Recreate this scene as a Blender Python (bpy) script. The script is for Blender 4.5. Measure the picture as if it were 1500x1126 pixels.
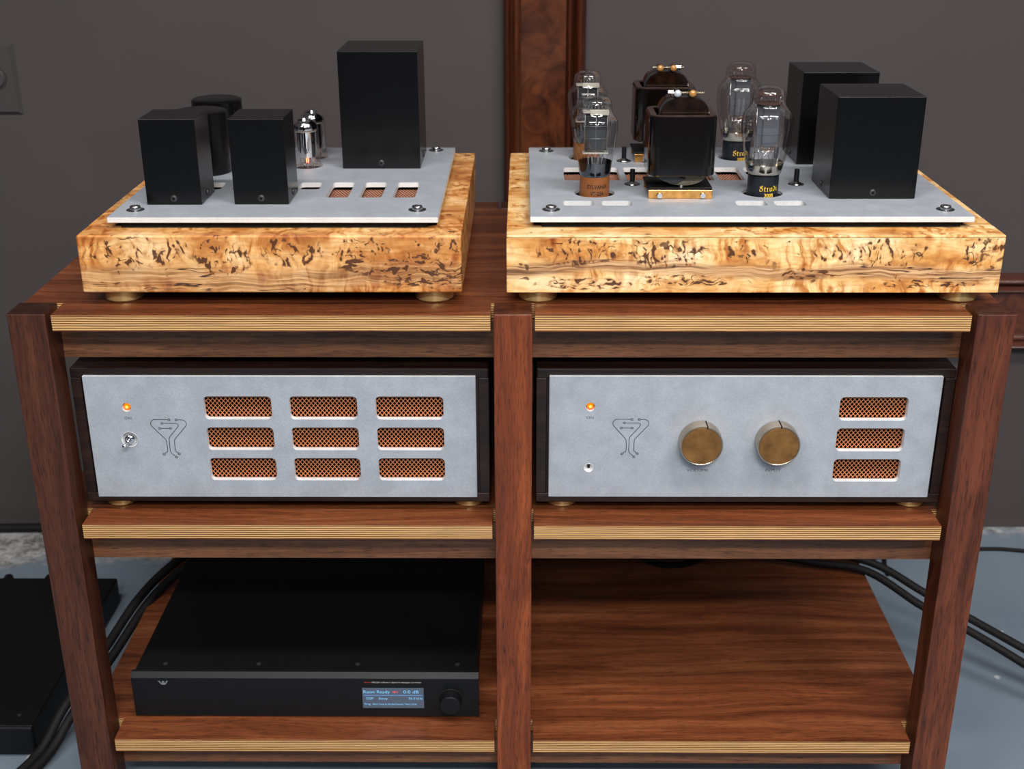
import bpy, bmesh, math, random
from mathutils import Vector, Matrix

for o in list(bpy.data.objects):
    bpy.data.objects.remove(o, do_unlink=True)
SC = bpy.context.scene
COL = SC.collection
random.seed(7)

# ------------------------------------------------------------------ camera, world, lights, exposure
cd = bpy.data.cameras.new('camera')
cam = bpy.data.objects.new('camera', cd)
COL.objects.link(cam)
right = Vector((0.9999605, 0.0085345, -0.0024674))
up = Vector((-0.0009557, 0.3794575, 0.9252087))
fwd = Vector((-0.0088324, 0.9251698, -0.3794507))
cam.matrix_world = Matrix(((right.x, up.x, -fwd.x, 0.01437),
                           (right.y, up.y, -fwd.y, -1.28119),
                           (right.z, up.z, -fwd.z, 0.44313),
                           (0, 0, 0, 1)))
cd.sensor_width = 36.0
cd.lens = 1824.355 / 1500.0 * 36.0
cd.clip_start = 0.05
cd.dof.use_dof = True
cd.dof.focus_distance = 1.45
cd.dof.aperture_fstop = 7.0
SC.camera = cam

world = bpy.data.worlds.new('world')
SC.world = world
world.use_nodes = True
world.node_tree.nodes['Background'].inputs[0].default_value = (0.80, 0.88, 1.0, 1)
world.node_tree.nodes['Background'].inputs[1].default_value = 0.075


def area(name, loc, sx, sy, power, target, col=(1, 0.97, 0.93)):
    l = bpy.data.lights.new(name, 'AREA')
    l.shape = 'RECTANGLE'
    l.size, l.size_y = sx, sy
    l.energy = power
    l.color = col
    o = bpy.data.objects.new(name, l)
    COL.objects.link(o)
    o.location = loc
    d = Vector(target) - Vector(loc)
    o.rotation_euler = d.to_track_quat('-Z', 'Y').to_euler()
    return o


# linear ceiling fixtures of the showroom, about 2.7 m above the floor
for (x, y, sx, p) in ((0.40, -2.70, 1.2, 122), (-1.55, -2.45, 1.2, 15), (2.20, -2.45, 1.2, 40),
                      (0.10, -3.70, 1.2, 60), (-0.60, -1.00, 1.2, 36), (1.05, -1.00, 1.2, 50)):
    area('ceiling_light', (x, y, 2.0), sx, 0.22, p, (x, y, 0))

SC.view_settings.view_transform = 'Standard'
SC.view_settings.look = 'None'
SC.view_settings.gamma = 1.0
SC.view_settings.use_curve_mapping = False
SC.view_settings.exposure = 0.0


# ------------------------------------------------------------------ material helpers
class G:
    def __init__(s, name):
        s.m = bpy.data.materials.new(name)
        s.m.use_nodes = True
        s.t = s.m.node_tree
        s.b = s.t.nodes['Principled BSDF']
        s.out = s.t.nodes['Material Output']

    def link(s, a, b):
        s.t.links.new(a, b)

    def n(s, typ, _p=None, **kw):
        nd = s.t.nodes.new('ShaderNode' + typ)
        for k, v in (_p or {}).items():
            setattr(nd, k, v)
        for k, v in kw.items():
            key = int(k[1:]) if k[0] == 'i' and k[1:].isdigit() else k.replace('_', ' ')
            if isinstance(v, bpy.types.NodeSocket):
                s.link(v, nd.inputs[key])
            else:
                nd.inputs[key].default_value = v
        return nd

    def math(s, op, a, b=0.0, c=0.0, clamp=False):
        return s.n('Math', {'operation': op, 'use_clamp': clamp}, i0=a, i1=b, i2=c).outputs[0]

    def vmath(s, op, a, b=(0, 0, 0)):
        return s.n('VectorMath', {'operation': op}, i0=a, i1=b).outputs[0]

    def coords(s, vary=True):
        p = s.n('TexCoord').outputs['Object']
        if vary:
            r = s.n('ObjectInfo').outputs['Random']
            p = s.vmath('ADD', p, s.vmath('MULTIPLY', s.n('CombineXYZ', X=r, Y=r, Z=r).outputs[0], (7.3, 11.1, 3.7)))
        return p

    def noise(s, p, scale, detail=3.0, rough=0.5, dist=0.0):
        q = s.vmath('MULTIPLY', p, scale) if isinstance(scale, tuple) else p
        return s.n('TexNoise', Vector=q, Scale=1.0 if isinstance(scale, tuple) else scale,
                   Detail=detail, Roughness=rough, Distortion=dist)

    def ramp(s, f, stops, interp='LINEAR'):
        nd = s.n('ValToRGB', None, Fac=f)
        e = nd.color_ramp.elements
        nd.color_ramp.interpolation = interp
        while len(e) < len(stops):
            e.new(0.5)
        for i, (pos, c) in enumerate(stops):
            e[i].position = pos
            e[i].color = (c, c, c, 1) if isinstance(c, (int, float)) else (*c, 1)
        return nd.outputs[0]

    def mix(s, f, a, b, mode='MIX'):
        nd = s.n('Mix', {'data_type': 'RGBA', 'blend_type': mode})
        for k, v in ((0, f), (6, a), (7, b)):
            if isinstance(v, bpy.types.NodeSocket):
                s.link(v, nd.inputs[k])
            else:
                nd.inputs[k].default_value = v if k == 0 else (*v, 1)
        return nd.outputs[2]

    def bump(s, h, strength, dist=0.001):
        s.link(s.n('Bump', None, Height=h, Strength=strength, Distance=dist).outputs[0], s.b.inputs['Normal'])

    def set(s, **kw):
        for k, v in kw.items():
            i = s.b.inputs[k.replace('_', ' ')]
            if isinstance(v, bpy.types.NodeSocket):
                s.link(v, i)
            else:
                i.default_value = (*v, 1) if isinstance(v, tuple) and len(v) == 3 else v
        return s.m


def plain(name, col, rough=0.5, metal=0.0, coat=0.0, spec=0.5, noise=0.0):
    g = G(name)
    if noise:
        c = g.noise(g.coords(), 120.0, 4)
        f = g.ramp(c.outputs[0], [(0.3, 1 - noise), (0.7, 1.0)])
        g.set(Base_Color=g.mix(1.0, col, f, 'MULTIPLY'))
    else:
        g.set(Base_Color=col)
    return g.set(Roughness=rough, Metallic=metal, Coat_Weight=coat, Specular_IOR_Level=spec)


def walnut(name, axis, dark, mid, light, rough=0.38, spec=0.35):
    g = G(name)
    p = g.coords()
    def sc(along, across):
        v = [across] * 3
        v[axis] = along
        return tuple(v)
    w = g.noise(p, sc(3.0, 9.0), 2).outputs['Color']
    p2 = g.vmath('ADD', p, g.vmath('MULTIPLY', g.vmath('SUBTRACT', w, (.5, .5, .5)), (.05, .05, .05)))
    broad = g.noise(p2, sc(1.3, 48.0), 4, 0.6).outputs[0]
    col = g.ramp(broad, [(0.28, dark), (0.5, mid), (0.72, light)])
    fine = g.noise(p2, sc(5.0, 260.0), 4, 0.6).outputs[0]
    col = g.mix(1.0, col, g.ramp(fine, [(0.3, 0.62), (0.62, 1.06)]), 'MULTIPLY')
    pores = g.noise(p, sc(55.0, 900.0), 2).outputs[0]
    col = g.mix(1.0, col, g.ramp(pores, [(0.33, 0.45), (0.45, 1.0)]), 'MULTIPLY')
    nz = g.n('SeparateXYZ', None, Vector=g.n('NewGeometry').outputs['Normal']).outputs[axis]
    col = g.mix(g.ramp(g.math('ABSOLUTE', nz), [(0.6, 0.0), (0.8, 1.0)]), col, g.mix(1.0, col, (.42, .46, .55), 'MULTIPLY'))
    g.bump(pores, 0.12, 0.0004)
    return g.set(Base_Color=col, Roughness=rough, Specular_IOR_Level=spec)


def maple(name, zc, zw, seed, pal, hang, dash, bandk=0.75):
    g = G(name)
    p0 = g.n('TexCoord').outputs['Object']
    p = g.vmath('ADD', p0, (seed, seed * 0.7, seed * 0.37))
    z = g.n('SeparateXYZ', None, Vector=p0).outputs[2]
    w = g.vmath('SUBTRACT', g.noise(p, 22.0, 2).outputs['Color'], (.5, .5, .5))
    p2 = g.vmath('ADD', p, g.vmath('MULTIPLY', w, (.03, .03, .02)))
    w3 = g.vmath('SUBTRACT', g.noise(p, 60.0, 2).outputs['Color'], (.5, .5, .5))
    p3 = g.vmath('ADD', p2, g.vmath('MULTIPLY', w3, (.012, .012, .014)))
    tone = g.noise(p2, (14.0, 22.0, 26.0), 4, 0.6).outputs[0]
    col = g.ramp(tone, list(zip((0.30, 0.42, 0.53, 0.70), pal)))
    # vertical curl streaks hanging in patches
    curl = g.noise(p3, (150.0, 70.0, 22.0), 3).outputs[0]
    patch = g.ramp(g.noise(p, (15.0, 22.0, 24.0), 2).outputs[0], [(0.42, 0.0), (0.56, 1.0)])
    cm = g.ramp(curl, [(0.36, (.58, .33, .13)), (0.47, (.92, .82, .66)), (0.60, (1.12, 1.13, 1.15))])
    col = g.mix(patch, col, g.mix(1.0, col, cm, 'MULTIPLY'))
    # long fine grain
    gr = g.noise(p2, (7.0, 150.0, 300.0), 3).outputs[0]
    col = g.mix(1.0, col, g.ramp(gr, [(0.32, (.80, .72, .64)), (0.52, (1, 1, 1))]), 'MULTIPLY')
    # spalted band with dark lines along the board
    pb = g.vmath('ADD', p, g.vmath('MULTIPLY', w, (.02, .02, .012)))
    wob = g.math('MULTIPLY_ADD', g.noise(p, (6.0, 4.0, 4.0), 3).outputs[0], 0.05, -0.025)
    d = g.math('ABSOLUTE', g.math('SUBTRACT', g.math('ADD', z, wob), zc))
    dn = g.math('DIVIDE', d, zw)
    band = g.ramp(dn, [(0.35, 1.0), (1.0, 0.0)])
    lines = g.noise(pb, (6.0, 60.0, 330.0), 4, 0.6).outputs[0]
    bl = g.ramp(lines, [(0.38, (.085, .034, .015)), (0.48, (.34, .16, .065)), (0.62, (.64, .40, .20))])
    col = g.mix(g.math('MULTIPLY', band, bandk), col, bl)
    thin = g.math('ABSOLUTE', g.math('SUBTRACT', g.noise(pb, (4.5, 20.0, 90.0), 2).outputs[0], 0.5))
    tmk = g.ramp(g.noise(p, (24.0, 24.0, 40.0), 2).outputs[0], [(0.47, 0.0), (0.53, 1.0)])
    tm = g.math('MULTIPLY', g.math('MULTIPLY', g.ramp(thin, [(0.006, 1.0), (0.018, 0.0)]), tmk),
                g.ramp(dn, [(0.5, 1.0), (1.4, 0.0)]))
    col = g.mix(tm, col, (.035, .013, .006))
    # short dark flecks: hanging curls above, lengthwise dashes below, each in its own zones
    sp = g.n('SeparateXYZ', None, Vector=p0)

    def zone(zs):
        tot = 0.0
        for (cx, cz, rx, rz) in zs:
            dx = g.math('DIVIDE', g.math('SUBTRACT', sp.outputs[0], cx), rx)
            dz = g.math('DIVIDE', g.math('SUBTRACT', z, cz), rz)
            v = g.math('SUBTRACT', 1.0, g.math('ADD', g.math('MULTIPLY', dx, dx), g.math('MULTIPLY', dz, dz)), clamp=True)
            tot = g.math('MAXIMUM', tot, v)
        jag = g.math('MULTIPLY_ADD', g.noise(p, (30.0, 30.0, 40.0), 3).outputs[0], 1.6, -0.80)
        return g.ramp(g.math('ADD', tot, jag), [(0.22, 0.0), (0.42, 1.0)])

    def flecks(sc1, sc2, sc3, msk, col, th):
        ln = g.math('ABSOLUTE', g.math('SUBTRACT', g.noise(p3, sc2, 1).outputs[0], 0.52))
        brk = g.ramp(g.noise(p, sc3, 1).outputs[0], [(0.52, 0.0), (0.58, 1.0)])
        curve = g.math('MULTIPLY', g.ramp(ln, [(0.016, 1.0), (0.04, 0.0)]), brk)
        bn = g.noise(p3, sc1, 2, 0.4).outputs[0]
        blob = g.ramp(bn, [(th, 0.0), (th + 0.03, 1.0)])
        fm = g.math('MULTIPLY', g.math('MAXIMUM', blob, curve), msk)
        halo = g.math('MULTIPLY', g.ramp(bn, [(th - 0.14, 0.0), (th, 1.0)]), msk)
        col = g.mix(g.math('MULTIPLY', halo, 0.6), col, (.40, .150, .034))
        return g.mix(g.math('MULTIPLY', fm, 0.93), col, (.060, .018, .006))

    col = flecks((185.0, 100.0, 85.0), (85.0, 85.0, 75.0), (120.0, 120.0, 120.0), zone(hang), col, 0.60)
    col = flecks((85.0, 100.0, 260.0), (60.0, 90.0, 170.0), (90.0, 120.0, 190.0), zone(dash), col, 0.57)
    spots = g.ramp(g.noise(p3, (60.0, 60.0, 140.0), 2).outputs[0], [(0.69, 0.0), (0.725, 1.0)])
    col = g.mix(g.math('MULTIPLY', spots, 0.85), col, (.085, .026, .008))
    return g.set(Base_Color=col, Roughness=0.33, Specular_IOR_Level=0.45, Coat_Weight=0.15, Coat_Roughness=0.15)


def plywood(name):
    g = G(name)
    p = g.n('TexCoord').outputs['Object']
    z = g.n('SeparateXYZ', None, Vector=p).outputs[2]
    wob = g.math('MULTIPLY_ADD', g.noise(g.coords(), (14.0, 14.0, 60.0), 2).outputs[0], 0.0012, -0.0006)
    ph = g.math('FRACT', g.math('MULTIPLY', g.math('ADD', z, wob), 7.0 / 0.0187))
    col = g.ramp(ph, [(0.0, (.055, .018, .006)), (0.22, (.10, .034, .011)), (0.36, (.60, .34, .13)), (0.78, (.66, .40, .17)), (0.97, (.10, .034, .011))])
    st = g.noise(g.coords(), (25.0, 25.0, 900.0), 3).outputs[0]
    col = g.mix(1.0, col, g.ramp(st, [(0.3, .7), (0.6, 1.0)]), 'MULTIPLY')
    return g.set(Base_Color=col, Roughness=0.5, Specular_IOR_Level=0.3)


def blasted(name, col):
    g = G(name)
    p = g.coords()
    a = g.noise(p, 38.0, 4, 0.6).outputs[0]
    b = g.noise(p, 900.0, 2).outputs[0]
    c = g.mix(1.0, col, g.ramp(a, [(0.3, .86), (0.7, 1.05)]), 'MULTIPLY')
    c = g.mix(1.0, c, g.ramp(b, [(0.3, .88), (0.7, 1.08)]), 'MULTIPLY')
    g.bump(b, 0.15, 0.0003)
    return g.set(Base_Color=c, Roughness=0.46, Metallic=0.10)


def glass(name, tint, edge, refl=1.0):
    g = G(name)
    g.t.nodes.remove(g.b)
    lw = g.n('LayerWeight', None, Blend=0.5)
    tc = g.ramp(lw.outputs['Facing'], [(0.0, tint), (0.74, tint), (0.97, edge)])
    tr = g.n('BsdfTransparent', None, Color=tc)
    gl = g.n('BsdfGlossy', None, Color=(1, 1, 1, 1), Roughness=0.04)
    fr = g.n('Fresnel', None, IOR=1.5)
    f = g.math('MINIMUM', g.math('MULTIPLY', fr.outputs[0], refl), 0.30)
    mx = g.n('MixShader', None, i0=f, i1=tr.outputs[0], i2=gl.outputs[0])
    g.link(mx.outputs[0], g.out.inputs[0])
    return g.m


def emit(name, col, strength, base=(0.02, 0.02, 0.02)):
    g = G(name)
    return g.set(Base_Color=base, Emission_Color=col, Emission_Strength=strength, Roughness=0.3)


M = {}
M['walnut_x'] = walnut('walnut along', 0, (.062, .0150, .0052), (.150, .041, .0145), (.250, .083, .031))
M['walnut_dark'] = walnut('walnut upright dark', 2, (.034, .0095, .0052), (.062, .0180, .0090), (.092, .029, .014), 0.42)
M['walnut_red'] = walnut('walnut upright red', 2, (.066, .0140, .0050), (.150, .033, .0100), (.26, .062, .016), 0.40)
M['walnut_z'] = walnut('walnut upright', 2, (.056, .0135, .0065), (.112, .029, .0125), (.165, .046, .019), 0.42)
M['walnut_y'] = walnut('walnut deep', 1, (.050, .014, .006), (.10, .032, .014), (.16, .056, .024))
M['rail'] = walnut('walnut rail', 0, (.090, .034, .0155), (.185, .074, .034), (.275, .122, .058))
M['wenge'] = walnut('dark stained oak', 0, (.008, .0034, .0024), (.017, .0070, .0046), (.032, .0135, .0085), 0.36, 0.4)
M['mahogany'] = walnut('mahogany', 2, (.030, .0075, .0036), (.060, .0145, .0060), (.095, .024, .009), 0.3, 0.5)
M['mahogany_x'] = walnut('mahogany along', 0, (.050, .014, .010), (.085, .026, .017), (.125, .042, .028), 0.3, 0.5)
g = G('burl veneer')
pp = g.coords()
bb = g.noise(pp, 13.0, 5, 0.65, 1.6).outputs[0]
M['burl'] = g.set(Base_Color=g.ramp(bb, [(0.32, (.014, .0036, .0022)), (0.48, (.058, .0150, .0058)), (0.65, (.115, .032, .0105))]), Roughness=0.28)
M['maple_l'] = maple('spalted maple dark', 0.017, 0.019, 3.1, ((.30, .095, .020), (.50, .20, .048), (.68, .37, .135), (.80, .55, .29)),
                    ((.07, .046, .075, .022), (.155, .042, .04, .024), (.235, .046, .045, .02), (.31, .05, .04, .018), (.39, .05, .04, .016)),
                    ((.33, .030, .05, .012), (.385, .022, .07, .022), (.41, .018, .06, .022)), 0.65)
M['maple_r'] = maple('spalted maple light', 0.026, 0.010, 8.4, ((.42, .155, .032), (.64, .31, .085), (.80, .53, .24), (.88, .69, .43)),
                    ((.08, .046, .055, .02), (.17, .046, .06, .02), (.26, .048, .03, .014), (.40, .046, .07, .018), (.52, .048, .03, .018)),
                    ((.09, .010, .05, .008), (.20, .014, .06, .008), (.33, .022, .04, .008), (.46, .010, .06, .006)), 0.92)
M['ply'] = plywood('plywood edge')
M['alu'] = blasted('blasted aluminium', (.335, .362, .410))
M['alu_edge'] = blasted('machined aluminium', (.68, .69, .70))
M['black_box'] = plain('black powder coat', (.0022, .0023, .0027), 0.24, 0, 0, 0.32, 0.3)
M['black'] = plain('black anodised', (.0042, .0050, .0068), 0.5, 0, 0, 0.25, 0.2)
M['black_top'] = plain('black painted steel', (.0030, .0030, .0033), 0.5, 0, 0, 0.25, 0.2)
M['rubber'] = plain('black rubber', (.006, .006, .006), 0.8, 0, 0, 0.2)
M['dark'] = plain('dark interior', (.006, .005, .005), 0.9, 0, 0, 0.1)
M['lacquer'] = plain('black lacquer', (.0030, .0020, .0016), 0.10, 0, 0.2, 0.5)
M['steel'] = plain('steel', (.62, .62, .63), 0.22, 1.0)
M['chrome'] = plain('chrome', (.80, .80, .82), 0.06, 1.0)
M['darksteel'] = plain('dark steel', (.05, .05, .055), 0.35, 0.6)
M['brass'] = plain('brass', (.66, .48, .21), 0.30, 0.65)
M['gold'] = plain('bright brass', (.88, .45, .13), 0.22, 1.0, noise=0.5)
M['copper'] = plain('copper', (.66, .235, .095), 0.42, 0.5)
g = G('aged bronze')
aa = g.noise(g.coords(), 55.0, 4, 0.6).outputs[0]
M['bronze'] = g.set(Base_Color=g.ramp(aa, [(0.3, (.20, .092, .028)), (0.7, (.40, .19, .058))]), Roughness=0.36, Metallic=0.75)
M['bronze_side'] = plain('brushed bronze', (.52, .44, .34), 0.30, 1.0)
g = G('core bronze')
aa = g.noise(g.coords(), 90.0, 4, 0.6).outputs[0]
M['core'] = g.set(Base_Color=g.ramp(aa, [(0.3, (.004, .002, .0015)), (0.7, (.024, .010, .005))]), Roughness=0.16, Metallic=0.3, Coat_Weight=0.5)
M['core_low'] = plain('grey tape', (.16, .145, .11), 0.6, 0, 0, 0.3, 0.4)
M['tape'] = plain('black tape', (.02, .022, .026), 0.45)
M['tan_rim'] = plain('varnished paper', (.055, .030, .024), 0.3, 0, 0, 0.5, 0.7)
M['bakelite'] = plain('brown bakelite', (.215, .072, .019), 0.38, 0, 0, 0.4, 0.15)
M['navy'] = plain('navy black ceramic', (.0055, .0075, .0130), 0.38)
M['ink'] = plain('engraved ink', (.035, .04, .05), 0.7)
M['ink_black'] = plain('black print', (.010, .006, .004), 0.6)
M['ink_gold'] = plain('gold print', (.82, .52, .06), 0.4)
M['ink_grey'] = plain('grey print', (.24, .27, .31), 0.6)
M['ink_white'] = plain('white print', (.45, .45, .47), 0.6)
M['ink_red'] = plain('red print', (.38, .03, .03), 0.6)
M['glass'] = glass('tube glass', (.97, .972, .975), (.42, .41, .41), 1.4)
M['glass_pink'] = glass('rose tinted glass', (.96, .945, .94), (.40, .37, .365), 1.6)
M['getter'] = plain('dark getter mirror', (.05, .06, .075), 0.12, 0.9)
M['getter_gold'] = plain('pale getter mirror', (.55, .52, .44), 0.15, 1.0)
M['plate_dark'] = plain('carbonised plate', (.012, .012, .015), 0.55, 0.1)
M['plate_grey'] = plain('grey nickel plate', (.085, .092, .11), 0.5, 0.3)
M['mica'] = plain('mica', (.46, .43, .37), 0.4)
M['wire'] = plain('nickel wire', (.30, .30, .31), 0.35, 0.9)
M['copper_dark'] = plain('copper getter', (.30, .17, .12), 0.25, 0.8)
M['amber'] = emit('amber lamp', (1.0, .20, .0), 1.1, (.4, .1, .0))
M['amber_hot'] = emit('amber lamp core', (1.0, .50, .05), 3.2, (.5, .3, .1))
M['heater'] = emit('heater glow', (1.0, .28, .10), 5.0)
M['lens_clear'] = plain('clear lens', (.42, .45, .50), 0.1, 0.0, 0.8)
M['lens_amber'] = plain('amber lens', (.36, .17, .04), 0.1, 0.0, 0.8)
M['rod'] = plain('nickel', (.55, .47, .34), 0.3, 1.0)
M['copper_fine'] = plain('fine copper', (.60, .27, .165), 0.45, 0.3)
M['screen'] = emit('blue display', (.075, .11, .175), 0.75)
M['screen_text'] = emit('display text', (.22, .62, 1.0), 1.0)
M['screen_line'] = emit('display line', (.12, .32, .70), 0.9)
M['screen_red'] = emit('display red', (1.0, .13, .16), 0.7)
M['cable'] = None
g = G('braided sleeve')
vw = g.n('TexVoronoi', None, Vector=g.coords(), Scale=420.0)
M['cable'] = g.set(Base_Color=g.ramp(vw.outputs['Distance'], [(0.1, (.013, .009, .010)), (0.6, (.003, .0025, .003))]), Roughness=0.7, Specular_IOR_Level=0.25)
M['outlet'] = plain('painted plastic', (.050, .043, .043), 0.45)
g = G('wall paint')
aa = g.noise(g.coords(False), 3.0, 3).outputs[0]
bb = g.noise(g.coords(False), 420.0, 3).outputs[0]
g.bump(bb, 0.12, 0.0008)
M['wall'] = g.set(Base_Color=g.ramp(aa, [(0.3, (.056, .0455, .0470)), (0.7, (.064, .0520, .0538))]), Roughness=0.62, Specular_IOR_Level=0.3)
g = G('painted concrete')
pp = g.n('NewGeometry').outputs['Position']
aa = g.noise(pp, 4.0, 4).outputs[0]
col = g.ramp(aa, [(0.3, (.130, .168, .214)), (0.7, (.170, .212, .258))])
yy = g.n('SeparateXYZ', None, Vector=pp).outputs[1]
ed = g.math('ADD', g.math('MULTIPLY_ADD', g.n('SeparateXYZ', None, Vector=pp).outputs[0], -0.0705, yy), g.math('MULTIPLY_ADD', g.noise(pp, 14.0, 5, 0.7).outputs[0], 0.16, -0.08))
em = g.ramp(ed, [(0.705, 0.0), (0.735, 1.0)])
grit = g.ramp(g.noise(pp, 45.0, 5, 0.7).outputs[0], [(0.35, (.10, .085, .07)), (0.55, (.40, .40, .40)), (0.7, (.55, .56, .56))])
col = g.mix(em, col, grit)
chip = g.ramp(g.noise(pp, 26.0, 3).outputs[0], [(0.73, 0.0), (0.76, 1.0)])
col = g.mix(g.math('MULTIPLY', chip, 0.6), col, (.5, .52, .55))
g.bump(g.noise(pp, 60.0, 4).outputs[0], 0.25, 0.002)
M['floor'] = g.set(Base_Color=col, Roughness=0.5, Specular_IOR_Level=0.35)


# ------------------------------------------------------------------ mesh helpers
WL = {}


def link(o, parent=None, loc=(0, 0, 0)):
    COL.objects.link(o)
    loc = Vector(loc)
    if parent is not None:
        o.parent = parent
        o.location = loc - WL[parent.name]
    else:
        o.location = loc
    WL[o.name] = loc
    return o


def mesh(name, me, mats, parent=None, loc=(0, 0, 0), label=None):
    if mats is not None and len(me.materials) == 0:
        for m in (mats if isinstance(mats, (list, tuple)) else [mats]):
            me.materials.append(m)
    o = bpy.data.objects.new(name, me)
    if label:
        o['label'] = label
    return link(o, parent, loc)


def thing(name, label, cat, loc, group=None):
    o = bpy.data.objects.new(name, None)
    o.empty_display_size = 0.03
    link(o, None, loc)
    return tag(o, label, cat, group)


def tag(o, label, cat, group=None):
    o['label'] = label
    o['category'] = cat
    if group:
        o['group'] = group
    return o


def fin(bm, name='m', smooth=False):
    bmesh.ops.recalc_face_normals(bm, faces=bm.faces)
    me = bpy.data.meshes.new(name)
    bm.to_mesh(me)
    bm.free()
    if smooth:
        for p in me.polygons:
            p.use_smooth = True
    return me


def add_box(bm, x0, x1, y0, y1, z0, z1):
    v = [bm.verts.new(c) for c in ((x0, y0, z0), (x1, y0, z0), (x1, y1, z0), (x0, y1, z0),
                                   (x0, y0, z1), (x1, y0, z1), (x1, y1, z1), (x0, y1, z1))]
    for f in ((0, 3, 2, 1), (4, 5, 6, 7), (0, 1, 5, 4), (1, 2, 6, 5), (2, 3, 7, 6), (3, 0, 4, 7)):
        bm.faces.new([v[i] for i in f])
    return v


def box_mesh(sx, sy, sz, bevel=0.0, seg=2, name='box'):
    """box with origin at its lower front left corner"""
    bm = bmesh.new()
    add_box(bm, 0, sx, 0, sy, 0, sz)
    if bevel:
        bmesh.ops.bevel(bm, geom=list(bm.edges), offset=bevel, segments=seg, affect='EDGES', profile=0.5)
    return fin(bm, name)


def box(name, x, y, z, mat, parent, bevel=0.0005, seg=2, label=None):
    return mesh(name, box_mesh(x[1] - x[0], y[1] - y[0], z[1] - z[0], bevel, seg, name), mat, parent, (x[0], y[0], z[0]), label)


def lathe_bm(bm, prof, segs=32, axis='z', off=(0, 0, 0)):
    def P(r, h, a):
        if axis == 'z':
            q = (r * math.cos(a), r * math.sin(a), h)
        elif axis == 'y':
            q = (r * math.cos(a), h, r * math.sin(a))
        else:
            q = (h, r * math.cos(a), r * math.sin(a))
        return (q[0] + off[0], q[1] + off[1], q[2] + off[2])
    rings = []
    for r, h in prof:
        if r <= 1e-7:
            rings.append([bm.verts.new(P(0, h, 0))])
        else:
            rings.append([bm.verts.new(P(r, h, 2 * math.pi * i / segs)) for i in range(segs)])
    for a, b in zip(rings, rings[1:]):
        if len(a) == 1 and len(b) == 1:
            continue
        for i in range(segs):
            j = (i + 1) % segs
            if len(a) == 1:
                bm.faces.new((a[0], b[i], b[j]))
            elif len(b) == 1:
                bm.faces.new((a[i], b[0], a[j]))
            else:
                bm.faces.new((a[i], b[i], b[j], a[j]))


def lathe(prof, segs=32, axis='z', smooth=True, name='lathe', auto=True):
    bm = bmesh.new()
    lathe_bm(bm, prof, segs, axis)
    me = fin(bm, name, smooth)
    if smooth and auto:
        me.set_sharp_from_angle(angle=math.radians(38))
    return me


def spline(pts, n=10):
    pts = [Vector(p) for p in pts]
    out = []
    q = [pts[0] * 2 - pts[1]] + pts + [pts[-1] * 2 - pts[-2]]
    for i in range(1, len(q) - 2):
        a, b, c, d = q[i - 1:i + 3]
        for k in range(n):
            t = k / n
            out.append(0.5 * ((2 * b) + (c - a) * t + (2 * a - 5 * b + 4 * c - d) * t * t + (3 * b - a - 3 * c + d) * t ** 3))
    out.append(pts[-1])
    return out


def tube_bm(bm, path, r, segs=12, cap=True):
    rings = []
    prev = None
    for i, p in enumerate(path):
        t = (path[min(i + 1, len(path) - 1)] - path[max(i - 1, 0)]).normalized()
        if prev is None:
            ref = Vector((0, 0, 1)) if abs(t.z) < 0.9 else Vector((1, 0, 0))
            u = t.cross(ref).normalized()
        else:
            u = (prev - t * prev.dot(t)).normalized()
        prev = u
        v = t.cross(u)
        rings.append([bm.verts.new(p + (u * math.cos(2 * math.pi * k / segs) + v * math.sin(2 * math.pi * k / segs)) * r) for k in range(segs)])
    for a, b in zip(rings, rings[1:]):
        for i in range(segs):
            bm.faces.new((a[i], a[(i + 1) % segs], b[(i + 1) % segs], b[i]))
    if cap:
        bm.faces.new(rings[0][::-1])
        bm.faces.new(rings[-1])


def tube(path, r, segs=12, name='tube'):
    bm = bmesh.new()
    tube_bm(bm, [Vector(p) for p in path], r, segs)
    return fin(bm, name, True)


def rrect(x0, x1, y0, y1, r, n=5):
    out = []
    for cx, cy, a0 in ((x1 - r, y1 - r, 0), (x0 + r, y1 - r, 90), (x0 + r, y0 + r, 180), (x1 - r, y0 + r, 270)):
        for k in range(n + 1):
            a = math.radians(a0 + 90 * k / n)
            out.append((cx + r * math.cos(a), cy + r * math.sin(a)))
    return out


def circ(cx, cy, r, n=40):
    return [(cx + r * math.cos(2 * math.pi * k / n), cy + r * math.sin(2 * math.pi * k / n)) for k in range(n)]


def plate(outlines, thick, bevel=0.0004, name='plate', upright=False, side_mat=True):
    """flat plate with holes; lies in XY from z=0 to thick, or upright in XZ with its front at y=0"""
    cu = bpy.data.curves.new(name, 'CURVE')
    cu.dimensions = '2D'
    cu.fill_mode = 'BOTH'
    cu.extrude = thick / 2 - bevel
    cu.bevel_depth = bevel
    cu.offset = -bevel
    cu.bevel_resolution = 0
    for ol in outlines:
        s = cu.splines.new('POLY')
        s.points.add(len(ol) - 1)
        for p, c in zip(s.points, ol):
            p.co = (c[0], c[1], 0, 1)
        s.use_cyclic_u = True
    o = bpy.data.objects.new(name, cu)
    me = bpy.data.meshes.new_from_object(o)
    bpy.data.objects.remove(o)
    bpy.data.curves.remove(cu)
    me.materials.clear()
    for p in me.polygons:
        p.material_index = 1 if (side_mat and abs(p.normal.z) < 0.5) else 0
        p.use_smooth = False
    if upright:
        me.transform(Matrix(((1, 0, 0, 0), (0, 0, -1, thick / 2), (0, 1, 0, 0), (0, 0, 0, 1))))
    else:
        me.transform(Matrix.Translation((0, 0, thick / 2)))
    return me


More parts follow.
